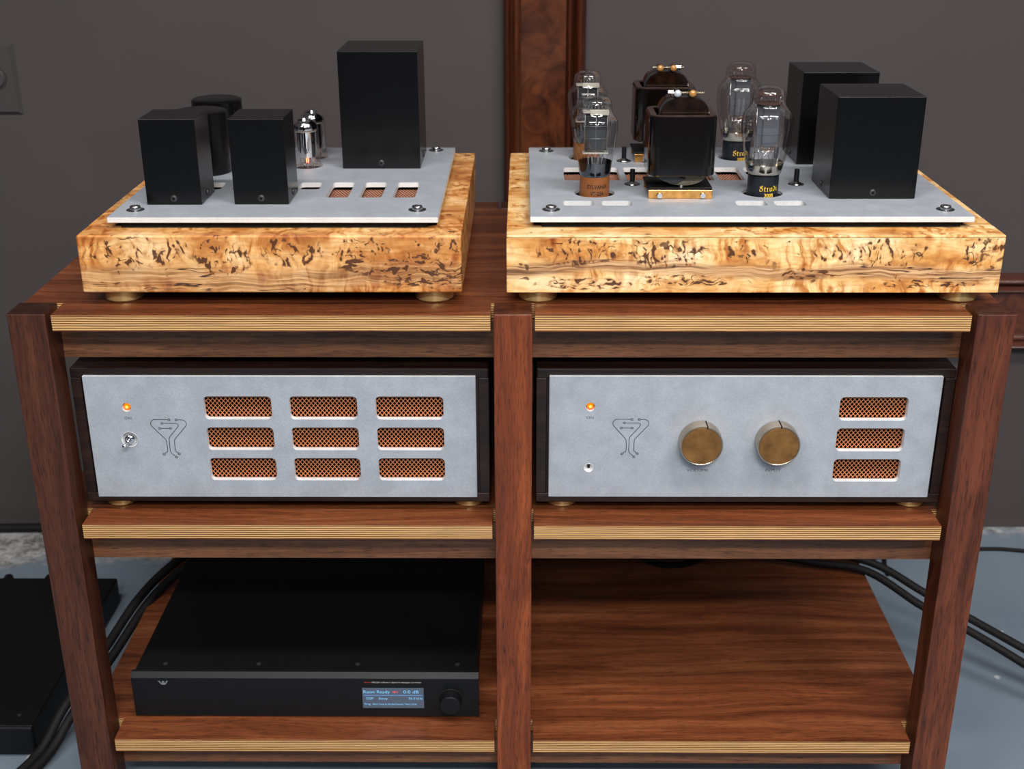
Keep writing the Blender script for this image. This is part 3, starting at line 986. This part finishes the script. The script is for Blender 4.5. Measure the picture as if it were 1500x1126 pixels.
def choke(root, dx, dy):
    """open-frame choke: lacquered winding around a banded C-core on a brass bracket"""
    cx = 0.1965
    y0, y1 = 0.1335, 0.2050
    zb, zt = 0.1205, 0.1885

    def L(x, y, z):
        return (x + dx, y + dy, z)
    out = rrect(cx - 0.0388, cx + 0.0388, y0, y1, 0.0150, 8)
    inn = rrect(cx - 0.0305, cx + 0.0305, y0 + 0.0085, y1 - 0.0085, 0.0050, 4)
    me = plate([out, inn], zt - zb, 0.0012, 'choke_winding', side_mat=False)
    w = mesh('choke_winding', me, M['lacquer'], root, L(0, 0, zb), 'glossy black lacquered winding block')
    me = plate([rrect(cx - 0.0372, cx + 0.0372, y0 + 0.0016, y1 - 0.0016, 0.0135, 8), inn], 0.0012, 0.0, 'rim', side_mat=False)
    mesh('rim', me, M['tan_rim'], w, L(0, 0, zt - 0.0002))
    # C-core loops
    cz = (0.1065 + 0.2085) / 2
    hz = (0.2085 - 0.1065) / 2

    def race(hw, hh):
        pts = []
        for k in range(25):
            a = math.pi * k / 24
            pts.append((hw * math.copysign(abs(math.cos(a)) ** 0.84, math.cos(a)), (hh - hw * 0.80) + hw * 0.80 * abs(math.sin(a)) ** 0.84))
        for k in range(25):
            a = math.pi + math.pi * k / 24
            pts.append((hw * math.copysign(abs(math.cos(a)) ** 0.84, math.cos(a)), -(hh - hw * 0.80) - hw * 0.80 * abs(math.sin(a)) ** 0.84))
        return pts
    for yy, ln in ((0.1480, 0.0195), (0.1695, 0.0195)):
        me = plate([race(0.0282, hz)], ln, 0.0010, 'core', upright=True, side_mat=False)
        c = mesh('core', me, M['core'], w, L(cx + 0.0020, yy, cz), 'dark varnished core')
    me = plate([race(0.0290, hz + 0.0007), race(0.0281, hz)], 0.0075, 0.0, 'band', upright=True, side_mat=False)
    mesh('band', me, M['darksteel'], w, L(cx + 0.0020, 0.1540, cz))
    # clamp on top: threaded rod, nut, two round heads
    zr = 0.2125
    bm = bmesh.new()
    lathe_bm(bm, [(0, -0.0200), (0.0015, -0.0200)] + [(0.0015 if k % 2 else 0.0019, -0.0200 + 0.0010 * k) for k in range(41)] + [(0, 0.0205)], 10, 'x')
    mesh('threaded_rod', fin(bm, 'threaded_rod'), M['rod'], w, L(cx + 0.003, 0.1545, zr))
    mesh('nut', lathe([(0, -0.003), (0.0034, -0.003), (0.0034, 0.003), (0, 0.003)], 6, 'x', smooth=False), M['steel'], w, L(cx - 0.0150 if dy < 0.1 else cx + 0.016, 0.1545, zr))
    for sx, mt in ((-0.0075, 'lens_clear' if dy < 0.1 else 'lens_amber'), (0.0095, 'lens_amber')):
        bar = lathe([(0, 0.0), (0.0042, 0.0), (0.0042, 0.0145), (0, 0.0145)], 20, 'y')
        mesh('barrel', bar, M['core'], w, L(cx + sx, 0.1475, zr))
        mesh('round_head', lathe([(0, -0.0026), (0.0020, -0.0022), (0.0036, -0.0010), (0.0042, 0.0002), (0, 0.0004)], 22, 'y'), M[mt], w, L(cx + sx, 0.1473, zr))
    # bracket underneath
    b = box('bracket', (cx - 0.0385 + dx, cx + 0.0370 + dx), (0.1425 + dy, 0.2000 + dy), (ZP + 0.0105, ZP + 0.0125), M['black'], root, 0.0003, 1, 'black plate with brass rails')
    for yy in (0.1390, 0.1940):
        box('brass_rail', (cx - 0.0370 + dx, cx + 0.0370 + dx), (yy + dy, yy + 0.0075 + dy), (ZP + 0.0002, ZP + 0.0104), M['gold'], b, 0.0005, 2, 'bright brass rail')
    for sx in (-0.0240, 0.0260):
        mesh('bolt', lathe([(0, -0.0026), (0.0030, -0.0026), (0.0034, -0.0010), (0.0034, 0.0006)], 16, 'y'), M['steel'], b, L(cx + sx, 0.1387, ZP + 0.0042))
    mesh('bolt', lathe([(0, 0.0035), (0.0022, 0.0030), (0.0030, 0.0)], 16), M['steel'], b, L(cx + 0.001, 0.1445, ZP + 0.0126))
    tp = plate([[(0.0285 * math.cos(math.radians(a)), 0.0115 * math.sin(math.radians(a))) for a in range(188, 262, 6)] + [(0.006, -0.006), (-0.010, -0.001)]], 0.006, 0.0003, 'tape', upright=True, side_mat=False)
    mesh('tape', tp, M['tape'], b, L(cx, 0.1435, 0.1215))
    tp = plate([[(0.026 * math.cos(math.radians(a)), 0.0135 * math.sin(math.radians(a))) for a in range(185, 357, 8)]], 0.006, 0.0003, 'lower_core', upright=True, side_mat=False)
    mesh('lower_core', tp, M['core_low'], b, L(cx + 0.004, 0.1460, 0.1210))


choke(ampR, 0.0, 0.0)
choke(ampR, 0.0005, 0.1985)

# ------------------------------------------------------------------ the two cased units on the second shelf
FY = 0.0300            # front of the faceplates
FT = 0.0075


def emblem():
    def P(x, y):
        x2 = x + 19.0 * (y - 312) / 536.0
        return ((x2 - 812) * 8.22e-5, -(y - 580) * 9.4e-5)
    A = [(800, 325), (600, 325), (568, 342), (550, 375), (556, 405), (575, 427), (715, 575), (734, 600), (738, 630), (738, 735), (728, 760), (692, 783)]
    B = [(735, 375), (905, 375), (930, 382), (938, 400), (925, 425), (800, 550), (784, 575), (779, 605), (771, 745), (780, 778), (832, 820)]
    Cc = [(684, 443), (805, 443)]
    D = [(936, 327), (1000, 327), (1036, 340), (1056, 372), (1048, 405), (870, 580), (854, 602), (850, 630), (843, 735), (852, 757), (882, 780)]
    rings = [(818, 327), (675, 795), (712, 375), (845, 834), (668, 443), (822, 443), (919, 327), (894, 790)]
    me = ribbons([[P(*q) for q in spline2(s)] for s in (A, B, Cc, D)], 0.00085, [(*P(*q), 0.00115) for q in rings])
    me.transform(UP)
    return me


def spline2(s):
    return s


def cased_unit(name, label, x0, x1, fx0, fx1, zf0, zf1, slots, holes, texts, emb):
    root = thing(name, label, 'amplifier', ((x0 + x1) / 2, 0.22, Z2))
    yb0, yb1 = FY + FT, 0.405
    zb, zt = -0.2470, -0.0765
    # wooden case: open box
    wt = 0.012
    box('case_top', (x0, x1), (yb0 - 0.0035, yb1), (zt - wt, zt), M['wenge'], root, 0.0018, 3)
    box('case_bottom', (x0, x1), (yb0 - 0.0035, yb1), (zb, zb + wt), M['wenge'], root, 0.0012, 2)
    for a in (x0, x1 - wt):
        box('case_side', (a, a + wt), (yb0 - 0.0035, yb1), (zb + wt + 0.0001, zt - wt - 0.0001), M['wenge'], root, 0.0006, 1)
    box('back_panel', (x0 + wt + 0.001, x1 - wt - 0.001), (yb1 - 0.006, yb1 - 0.002), (zb + wt + 0.001, zt - wt - 0.001), M['dark'], root, 0)
    ol = [rrect(fx0 - 0.0, fx1, zf0, zf1, 0.0006, 1)] + [rrect(*s, 0.0052, 5) for s in slots] + [circ(*h, 24) for h in holes]
    fp = mesh('faceplate', plate(ol, FT, 0.0005, 'faceplate', upright=True), [M['alu'], M['alu_edge']], root, (0, FY, 0), 'grey blasted aluminium front')
    # dark baffle frame around the plate, flush with the case
    m = 0.0006
    fr = [rrect(x0 + wt + 0.0002, x1 - wt - 0.0002, zb + wt + 0.0002, zt - wt - 0.0002, 0.0004, 1), rrect(fx0 + 0.004, fx1 - 0.004, zf0 + 0.004, zf1 - 0.004, 0.001, 1)]
    mesh('baffle', plate(fr, 0.006, 0.0, 'baffle', upright=True, side_mat=False), M['wenge'], root, (0, FY + FT + 0.0002, 0))
    for s in slots:
        mm = 0.0015
        me = grille(s[1] - s[0] + 2 * mm, s[3] - s[2] + 2 * mm, 0.0050, 0.0060, 0.00085, 0.0005, True)
        mesh('mesh_grille', me, M['copper'], fp, (s[0] - mm, FY + FT + 0.0011, s[2] - mm), 'copper wire mesh')
    for body, cx, cz, sz, wd in texts:
        me = text_mesh(body, sz, wd)
        me.transform(UP)
        mesh('lettering', me, M['ink'], fp, (cx, FY - 0.0001, cz), 'engraved lettering')
    mesh('emblem', emblem(), M['ink'], fp, (emb[0], FY - 0.0001, emb[1]), 'engraved circuit line tree emblem')
    for a in (x0 + 0.0315, x1 - 0.0265):
        for c in (0.0650, yb1 - 0.03):
            mesh('foot', foot_low_me, M['brass'], root, (a, c, Z2), 'round brass foot')
    return root, fp


def lamp(fp, x, z):
    o = mesh('pilot_lamp', lathe([(0, -0.0005), (0.0028, 0.0), (0.0038, 0.0022), (0.0040, 0.006), (0, 0.006)], 24, 'y'), M['amber'], fp, (x, FY + 0.0012, z), 'lit amber pilot lamp')
    mesh('filament', lathe([(0, -0.0010), (0.0012, -0.0006), (0.0016, 0.0004), (0, 0.0005)], 14, 'y'), M['amber_hot'], fp, (x, FY + 0.0009, z))


LSlots = [(xa, xa + 0.0775, za - 0.0281, za) for xa in (-0.3522, -0.2536, -0.1546) for za in (-0.1100, -0.1490, -0.1882)]
unitL, fpL = cased_unit('power_supply_unit', 'dark wood cased unit whose aluminium front has nine copper grilles', -0.5030, -0.0245,
                        -0.4883, -0.0396, -0.2390, -0.0850, LSlots, [(-0.4416, -0.1236, 0.0050), (-0.4425, -0.1640, 0.0088)],
                        [('ON', -0.4414, -0.1372, 0.0045, 0.0080)], (-0.3948, -0.1628))
lamp(fpL, -0.4416, -0.1236)
# toggle switch
tx, tz = -0.4425, -0.1640
mesh('bezel', lathe([(0.0088, 0.0005), (0.0098, -0.0004), (0.0096, -0.0008), (0.0080, 0.0020), (0.0080, 0.0060)], 36, 'y'), M['alu_edge'], fpL, (tx, FY, tz))
tg = mesh('toggle_switch', lathe([(0.0079, 0.0060), (0.0077, 0.0010), (0.0068, 0.0), (0.0060, -0.0020), (0.0046, -0.0034), (0.0030, -0.0036), (0, -0.0030)], 32, 'y'), M['chrome'], fpL, (tx, FY + 0.0005, tz), 'chrome toggle switch')
bm = bmesh.new()
p = [Vector((0, 0, 0)), Vector((-0.0012, -0.006, -0.0012)), Vector((-0.0026, -0.0125, -0.0028))]
tube_bm(bm, p[:2], 0.0018, 10)
tube_bm(bm, p[1:], 0.0021, 10)
bmesh.ops.create_uvsphere(bm, u_segments=12, v_segments=8, radius=0.0030, matrix=Matrix.Translation(p[2]))
mesh('toggle_lever', fin(bm, 'toggle_lever', True), M['chrome'], fpL, (tx, FY - 0.0003, tz))

RSlots = [(0.3768, 0.4545, za - 0.0283, za) for za in (-0.1102, -0.1492, -0.1884)]
unitR, fpR = cased_unit('preamplifier', 'dark wood cased preamplifier with two round bronze knobs', 0.0295, 0.5062,
                        0.0444, 0.4908, -0.2380, -0.0845, RSlots, [(0.0917, -0.1224, 0.0050), (0.0912, -0.1998, 0.0056)],
                        [('ON', 0.0914, -0.1358, 0.0045, 0.0085), ('VOLUME', 0.2185, -0.2028, 0.0048, 0.0255), ('INPUT', 0.3065, -0.2028, 0.0048, 0.0180)], (0.1392, -0.1616))
lamp(fpR, 0.0917, -0.1224)
mesh('jack_socket', lathe([(0.0056, 0.0030), (0.0058, -0.0006), (0.0054, -0.0008), (0.0040, 0.0016), (0.0020, 0.0026), (0, 0.0028)], 28, 'y'), M['alu_edge'], fpR, (0.0912, FY + 0.0005, -0.1998), 'small steel socket')
mesh('socket_hole', lathe([(0, -0.0030), (0.0016, -0.0028), (0.0022, 0.0), (0, 0.0)], 18, 'y'), M['lacquer'], fpR, (0.0912, FY + 0.0032, -0.1986))
for kx in (0.2190, 0.3072):
    kz, r, d = -0.1636, 0.0246, 0.0180
    kn = mesh('knob', lathe([(0, 0.0006), (r - 0.0020, 0.0006), (r - 0.0014, 0.0), (r - 0.0005, 0.0002), (r, 0.0010), (r, d - 0.001), (r - 0.001, d), (0, d)], 72, 'y'), M['bronze_side'], fpR, (kx, FY - d - 0.0003, kz), 'round aged bronze knob')
    mesh('knob_face', lathe([(0, -0.0003), (r - 0.0022, -0.0003), (r - 0.0021, 0.0004), (0, 0.0004)], 64, 'y'), M['bronze'], kn, (kx, FY - d + 0.0001, kz))
    a = math.radians(86 if kx < 0.25 else 88)
    me = box_mesh(0.0013, d + 0.0004, 0.0022, 0)
    me.transform(Matrix.Translation((-0.00065, -0.0004, r - 0.0018)))
    me.transform(Matrix.Rotation(math.radians(13 if kx < 0.25 else 3), 4, 'Y'))
    mesh('pointer_notch', me, M['rubber'], kn, (kx, FY - d - 0.0003, kz), 'black pointer line')

# ------------------------------------------------------------------ digital converter on the third shelf
DX0, DX1, DY = -0.4866, -0.0420, 0.0450
DZ0, DZ1 = -0.5640, -0.5003
dac = thing('digital_converter', 'black digital converter with lit blue display and round knob', 'audio converter', ((DX0 + DX1) / 2, 0.22, Z3))
box('case', (DX0 + 0.003, DX1 - 0.003), (DY + 0.0095, 0.4020), (DZ0 + 0.001, DZ1 - 0.0012), M['black_top'], dac, 0.0008)
bm = bmesh.new()
v = [(DX0, DY, DZ0), (DX1, DY, DZ0), (DX1, DY, DZ1 - 0.0062), (DX0, DY, DZ1 - 0.0062), (DX0, DY + 0.0055, DZ1), (DX1, DY + 0.0055, DZ1),
     (DX0, DY + 0.0095, DZ1), (DX1, DY + 0.0095, DZ1), (DX0, DY + 0.0095, DZ0), (DX1, DY + 0.0095, DZ0)]
v = [bm.verts.new((a - DX0, b - DY, c - DZ0)) for a, b, c in v]
for f in ((0, 1, 2, 3), (3, 2, 5, 4), (4, 5, 7, 6), (6, 7, 9, 8), (8, 9, 1, 0), (0, 3, 4, 6, 8), (1, 9, 7, 5, 2)):
    bm.faces.new([v[i] for i in f])
panel = mesh('front_panel', fin(bm, 'front_panel'), [M['black']], dac, (DX0, DY, DZ0), 'black front panel with chamfered top edge')
for a in (DX0 + 0.033, DX1 - 0.033):
    for c in (DY + 0.05, 0.36):
        mesh('foot', lathe([(0, 0), (0.014, 0), (0.015, 0.0038), (0, 0.0038)], 24), M['rubber'], dac, (a, c, Z3))
scr = box('display', (-0.1914, -0.1126), (DY - 0.0006, DY + 0.0004), (-0.5512, -0.5205), M['screen'], panel, 0.0)
scr['label'] = 'lit blue display'


def dtext(body, x, z, size, mat, wd=None, parent=panel, name='lettering', y=DY - 0.0008):
    me = text_mesh(body, size, wd, 'LEFT')
    xs = [q.co.x for q in me.vertices]
    me.transform(Matrix.Translation((-min(xs), 0, 0)))
    me.transform(UP)
    return mesh(name, me, mat, parent, (x, y, z))


sx, sz = 0.0788, 0.0307
def SX(u): return -0.1914 + sx * u
def SZ(v): return -0.5205 - sz * v
dtext('Roon Ready', SX(.02), SZ(.19), 0.0066, M['screen_text'], sx * .43)
dtext('0.0 dB', SX(.67), SZ(.19), 0.0066, M['screen_text'], sx * .25)
dtext('DSP', SX(.065), SZ(.52), 0.0048, M['screen_text'], sx * .115)
dtext('Setup', SX(.265), SZ(.52), 0.0048, M['screen_text'], sx * .145)
dtext('96.0 kHz', SX(.755), SZ(.52), 0.0048, M['screen_text'], sx * .225)
dtext('Prog.', SX(.03), SZ(.80), 0.0036, M['screen_text'], sx * .105)
dtext('Nick Cave & the Bad Seeds / Nick Cave', SX(.165), SZ(.80), 0.0036, M['screen_text'], sx * .715)
box('display_line', (SX(.02), SX(.975)), (DY - 0.0008, DY - 0.00065), (SZ(.375), SZ(.345)), M['screen_line'], panel, 0)
bm = bmesh.new()
for q in ([(0, -.0009), (.0014, -.0009), (.0014, .0009), (0, .0009)], [(.0014, -.0009), (.0034, -.0020), (.0034, .0020), (.0014, .0009)],
          [(.0042, -.0014), (.0048, -.0014), (.0048, .0014), (.0042, .0014)], [(.0058, -.0019), (.0064, -.0019), (.0064, .0019), (.0058, .0019)]):
    bm.faces.new([bm.verts.new((a, 0, b)) for a, b in q])
mesh('speaker_symbol', fin(bm, 'speaker_symbol'), M['screen_red'], panel, (SX(.495), DY - 0.0008, SZ(.19)), 'red loudspeaker symbol')
dtext('weiss', -0.1886, -0.5121, 0.0030, M['ink_red'], 0.0090, y=DY - 0.0001)
dtext('HELIOS reference digital to analogue converter', -0.1786, -0.5121, 0.0030, M['ink_white'], 0.0632, y=DY - 0.0001)
bm = bmesh.new()
for k in range(4):
    z = -0.0015 * k
    w0 = 0.0062 - 0.0011 * k
    for a, b in ((-w0, -w0 + 0.0022), (-0.0014, 0.0014), (w0 - 0.0022, w0)) if k < 3 else ((-w0, w0),):
        bm.faces.new([bm.verts.new(c) for c in ((a, 0, z), (b, 0, z), (b, 0, z + 0.0009), (a, 0, z + 0.0009))])
mesh('emblem', fin(bm, 'emblem'), M['ink_grey'], panel, (-0.4458, DY - 0.0001, -0.5118), 'small grey striped emblem')
mesh('sensor_window', lathe([(0, -0.0001), (0.0022, -0.0001), (0.0024, 0.0004)], 18, 'y'), M['lacquer'], panel, (-0.4462, DY, -0.5393))
kr, kd = 0.0133, 0.0150
kn = mesh('knob', lathe([(0, 0), (kr - 0.0006, 0), (kr, 0.0007), (kr, kd), (0, kd)], 48, 'y'), M['black'], panel, (-0.0780, DY - kd - 0.0002, -0.5375), 'round black knob')
mesh('knob_collar', lathe([(kr + 0.0012, -0.0006), (kr + 0.0022, 0.0004), (kr - 0.002, 0.0004)], 40, 'y'), M['rubber'], panel, (-0.0780, DY - 0.0003, -0.5375))
sm = lathe([(0.0030, 0), (0.0030, 0.0006), (0.0018, 0.0010), (0, 0.0006)], 18, name='screw')
for a in (-0.4480, -0.3270, -0.1990, -0.0700):
    mesh('screw', sm, M['darksteel'], dac, (a, 0.0690, DZ1 - 0.0012))
    mesh('screw', sm, M['darksteel'], dac, (a, 0.3800, DZ1 - 0.0012))

# ------------------------------------------------------------------ low black amplifier on the floor
pa = thing('power_amplifier', 'low wide black power amplifier standing on the concrete floor', 'amplifier', (-0.886, 0.33, ZF))
body = box('case', (-1.106, -0.668), (0.136, 0.530), (-0.6960, -0.6520), M['black_top'], pa, 0.003, 3)
fpn = box('front_panel', (-1.104, -0.6665), (0.1290, 0.1358), (-0.6970, -0.6500), M['black'], pa, 0.004, 4)
for a in (-1.06, -0.71):
    for c in (0.18, 0.48):
        mesh('foot', lathe([(0, 0), (0.015, 0), (0.016, 0.0042), (0, 0.0042)], 24), M['rubber'], pa, (a, c, ZF))
for a in (-1.00, -0.93, -0.86, -0.79, -0.72):
    mesh('terminal', lathe([(0, 0), (0.008, 0), (0.008, 0.018), (0.006, 0.022), (0, 0.022)], 16, 'y'), M['black'], pa, (a, 0.5302, -0.664))
for a in (-0.78, -0.695):
    mesh('screw', sm, M['darksteel'], pa, (a, 0.160, -0.6522))


# ------------------------------------------------------------------ cables
def cable(name, pts, r, label, group=None, n=12):
    path = spline(pts, n)
    base = Vector(pts[0])
    o = mesh(name, tube([q - base for q in path], r, 12, name), M['cable'], None, base)
    return tag(o, label, 'cable', group)


LB = [(-0.300, 0.560, -0.610), (-0.345, 0.520, -0.560), (-0.434, 0.445, -0.5350), (-0.4842, 0.420, -0.5431), (-0.5206, 0.370, -0.5520), (-0.5500, 0.310, -0.5690), (-0.5800, 0.240, -0.6050), (-0.6226, 0.170, -0.6560), (-0.6430, 0.120, -0.6850), (-0.6700, 0.060, -0.6925), (-0.720, -0.02, -0.6925)]
cable('braided_cable', LB, 0.0068, 'thick braided cable over the shelf edge beside the black converter, nearer its case', 'braided cables leaving the rack beside the converter')
cable('braided_cable', [(x - 0.0112, y, z + 0.0100) if 1 < i < 8 else (x - 0.014, y + 0.006, z) for i, (x, y, z) in enumerate(LB)], 0.0068,
      'thick braided cable over the shelf edge beside the black converter, the outer one', 'braided cables leaving the rack beside the converter')
R1 = [(0.180, 0.555, -0.600), (0.260, 0.500, -0.548), (0.3521, 0.440, -0.5420), (0.4672, 0.420, -0.5545), (0.5484, 0.400, -0.5590), (0.6213, 0.350, -0.5891), (0.6831, 0.310, -0.6076), (0.7496, 0.260, -0.6309), (0.840, 0.200, -0.672), (0.93, 0.14, -0.6935)]
R2 = [(0.230, 0.580, -0.610), (0.320, 0.520, -0.548), (0.4103, 0.460, -0.5350), (0.5050, 0.440, -0.5480), (0.5740, 0.425, -0.5640), (0.6333, 0.390, -0.5880), (0.7025, 0.350, -0.6144), (0.7646, 0.300, -0.6320), (0.8563, 0.240, -0.664), (0.96, 0.18, -0.6935)]
cable('speaker_cable', R1, 0.0062, 'black cable running from the empty shelf to the floor, lower of two', 'speaker cables beside the empty shelf')
cable('speaker_cable', R2, 0.0062, 'black cable running from the empty shelf to the floor, upper of two', 'speaker cables beside the empty shelf')
U1 = [(0.120, 0.530, -0.150), (0.125, 0.522, -0.330), (0.150, 0.430, -0.460), (0.190, 0.400, -0.526), (0.245, 0.395, -0.5455), (0.300, 0.400, -0.526), (0.335, 0.430, -0.460), (0.352, 0.522, -0.330), (0.355, 0.530, -0.150)]
cable('hanging_cable', U1, 0.0050, 'dark cable hanging in a loop over the empty shelf, lower strand', 'cables hanging behind the preamplifier')
cable('hanging_cable', [(0.245 + (x - 0.245) * 0.86, y + 0.010, z + 0.0095) for x, y, z in U1], 0.0050, 'dark cable hanging in a loop over the empty shelf, upper strand', 'cables hanging behind the preamplifier')
cable('floor_cable', [(0.60, 0.66, -0.696), (0.72, 0.70, -0.696), (0.8519, 0.7101, -0.696), (0.9236, 0.703, -0.696), (1.10, 0.66, -0.696), (1.4, 0.60, -0.696)], 0.0036, 'thin dark cable lying on the blue grey floor')
cable('floor_cable', [(0.655, 0.62, -0.6965), (0.660, 0.66, -0.6965), (0.672, 0.70, -0.6965), (0.69, 0.75, -0.6965)], 0.0036, 'short thin cable crossing the floor towards the wall')
cable('floor_cable', [(-1.30, 0.74, -0.690), (-1.10, 0.765, -0.690), (-0.9692, 0.77, -0.690), (-0.8897, 0.772, -0.690), (-0.78, 0.775, -0.690), (-0.60, 0.78, -0.690)], 0.0085, 'dark cable along the foot of the wall behind the floor amplifier')

# ------------------------------------------------------------------ wall outlet
OX, OZ = -0.8530, 0.1325
ou = thing('wall_outlet', 'single round wall outlet with cover plate painted like the wall', 'outlet', (OX, YW, OZ))
pw_, ph_ = 0.0360, 0.0585
bm = bmesh.new()
a = [(-pw_, 0, -ph_), (pw_, 0, -ph_), (pw_, 0, ph_), (-pw_, 0, ph_)]
b = [(-pw_ + 0.006, -0.006, -ph_ + 0.006), (pw_ - 0.006, -0.006, -ph_ + 0.006), (pw_ - 0.006, -0.006, ph_ - 0.006), (-pw_ + 0.006, -0.006, ph_ - 0.006)]
va = [bm.verts.new(q) for q in a]
vb = [bm.verts.new(q) for q in b]
bm.faces.new(vb)
bm.faces.new(va[::-1])
for i in range(4):
    bm.faces.new((va[i], va[(i + 1) % 4], vb[(i + 1) % 4], vb[i]))
cv = mesh('cover_plate', fin(bm, 'cover_plate'), M['outlet'], ou, (OX, YW - 0.0001, OZ))
rc = mesh('receptacle', lathe([(0, -0.0095), (0.0150, -0.0095), (0.0165, -0.0080), (0.0175, -0.0060), (0.0195, -0.0075), (0.0195, -0.0055)], 36, 'y'), M['outlet'], ou, (OX, YW, OZ + 0.002))
for q in ((-0.006, 0.004, 0.0013, 0.0040), (0.006, 0.004, 0.0013, 0.0034)):
    box('slot', (OX + q[0] - q[2], OX + q[0] + q[2]), (YW - 0.0100, YW - 0.0094), (OZ + 0.002 + q[1] - q[3], OZ + 0.002 + q[1] + q[3]), M['dark'], rc, 0)
mesh('slot', lathe([(0, -0.0005), (0.0024, -0.0005), (0.0024, 0.0001)], 16, 'y'), M['dark'], rc, (OX, YW - 0.0095, OZ - 0.006))
mesh('screw', lathe([(0, -0.0014), (0.002, -0.0012), (0.0034, 0.0)], 16, 'y'), M['outlet'], ou, (OX, YW - 0.0061, OZ - 0.027))

# ------------------------------------------------------------------ large wooden frame on the wall
fr = thing('wooden_frame', 'large mahogany frame with burl inlay fixed to the grey wall', 'frame', (0.9, YW, -0.3335))


def moulding(name, prof, a0, a1, vertical, mat, flip=1):
    """extrude a (across, proud) profile along the frame member"""
    bm = bmesh.new()
    rows = []
    for s in (a0, a1):
        row = []
        for u, d in prof:
            row.append(bm.verts.new((u, YW - d, s) if vertical else (s, YW - d, u)))
        rows.append(row)
    for i in range(len(prof) - 1):
        bm.faces.new((rows[0][i], rows[0][i + 1], rows[1][i + 1], rows[1][i]))
    bm.faces.new(rows[0])
    bm.faces.new(rows[1][::-1])
    me = fin(bm, name)
    return mesh(name, me, mat, fr, (0, 0, 0))


FX0, FZ0 = -0.0181, -0.3335
FW = 0.1334
FX1, FZ1 = 1.75, 1.55
def arc(u0, u1, base, h, n=8):
    return [(u0 + (u1 - u0) * k / n, base + h * math.sin(math.pi * k / n)) for k in range(n + 1)]
outer = [(0, 0)] + [(0, 0.020)] + arc(0.0005, 0.0125, 0.022, 0.010) + [(0.0135, 0.018)] + arc(0.014, 0.0285, 0.018, 0.006) + [(0.0285, 0)]
inner = [(0.1011, 0)] + [(0.1011, 0.018)] + arc(0.1015, 0.112, 0.018, 0.007) + [(0.1135, 0.014)] + arc(0.114, 0.1334, 0.010, 0.014) + [(0.1334, 0)]
inlay = [(0.0286, 0), (0.0286, 0.0165), (0.1010, 0.0165), (0.1010, 0)]
moulding('outer_moulding', [(FX0 + u, d) for u, d in outer], FZ0, FZ1, True, M['mahogany'])
moulding('inner_moulding', [(FX0 + u, d) for u, d in inner], FZ0 + 0.1334, FZ1 - 0.1334, True, M['mahogany'])
moulding('burl_inlay', [(FX0 + u, d) for u, d in inlay], FZ0 + 0.0286, FZ1 - 0.0286, True, M['burl'])
moulding('outer_moulding', [(FX1 - u, d) for u, d in outer], FZ0, FZ1, True, M['mahogany'])
moulding('inner_moulding', [(FX1 - u, d) for u, d in inner], FZ0 + 0.1334, FZ1 - 0.1334, True, M['mahogany'])
moulding('burl_inlay', [(FX1 - u, d) for u, d in inlay], FZ0 + 0.0286, FZ1 - 0.0286, True, M['burl'])
moulding('outer_moulding', [(FZ0 + u, d) for u, d in outer], FX0 + 0.0285, FX1 - 0.0285, False, M['mahogany_x'])
moulding('inner_moulding', [(FZ0 + u, d) for u, d in inner], FX0 + 0.1012, FX1 - 0.1012, False, M['mahogany_x'])
moulding('burl_inlay', [(FZ0 + u, d) for u, d in inlay], FX0 + 0.1012, FX1 - 0.1012, False, M['burl'])
moulding('outer_moulding', [(FZ1 - u, d) for u, d in outer], FX0 + 0.0285, FX1 - 0.0285, False, M['mahogany_x'])
moulding('inner_moulding', [(FZ1 - u, d) for u, d in inner], FX0 + 0.1012, FX1 - 0.1012, False, M['mahogany_x'])
moulding('burl_inlay', [(FZ1 - u, d) for u, d in inlay], FX0 + 0.1012, FX1 - 0.1012, False, M['burl'])
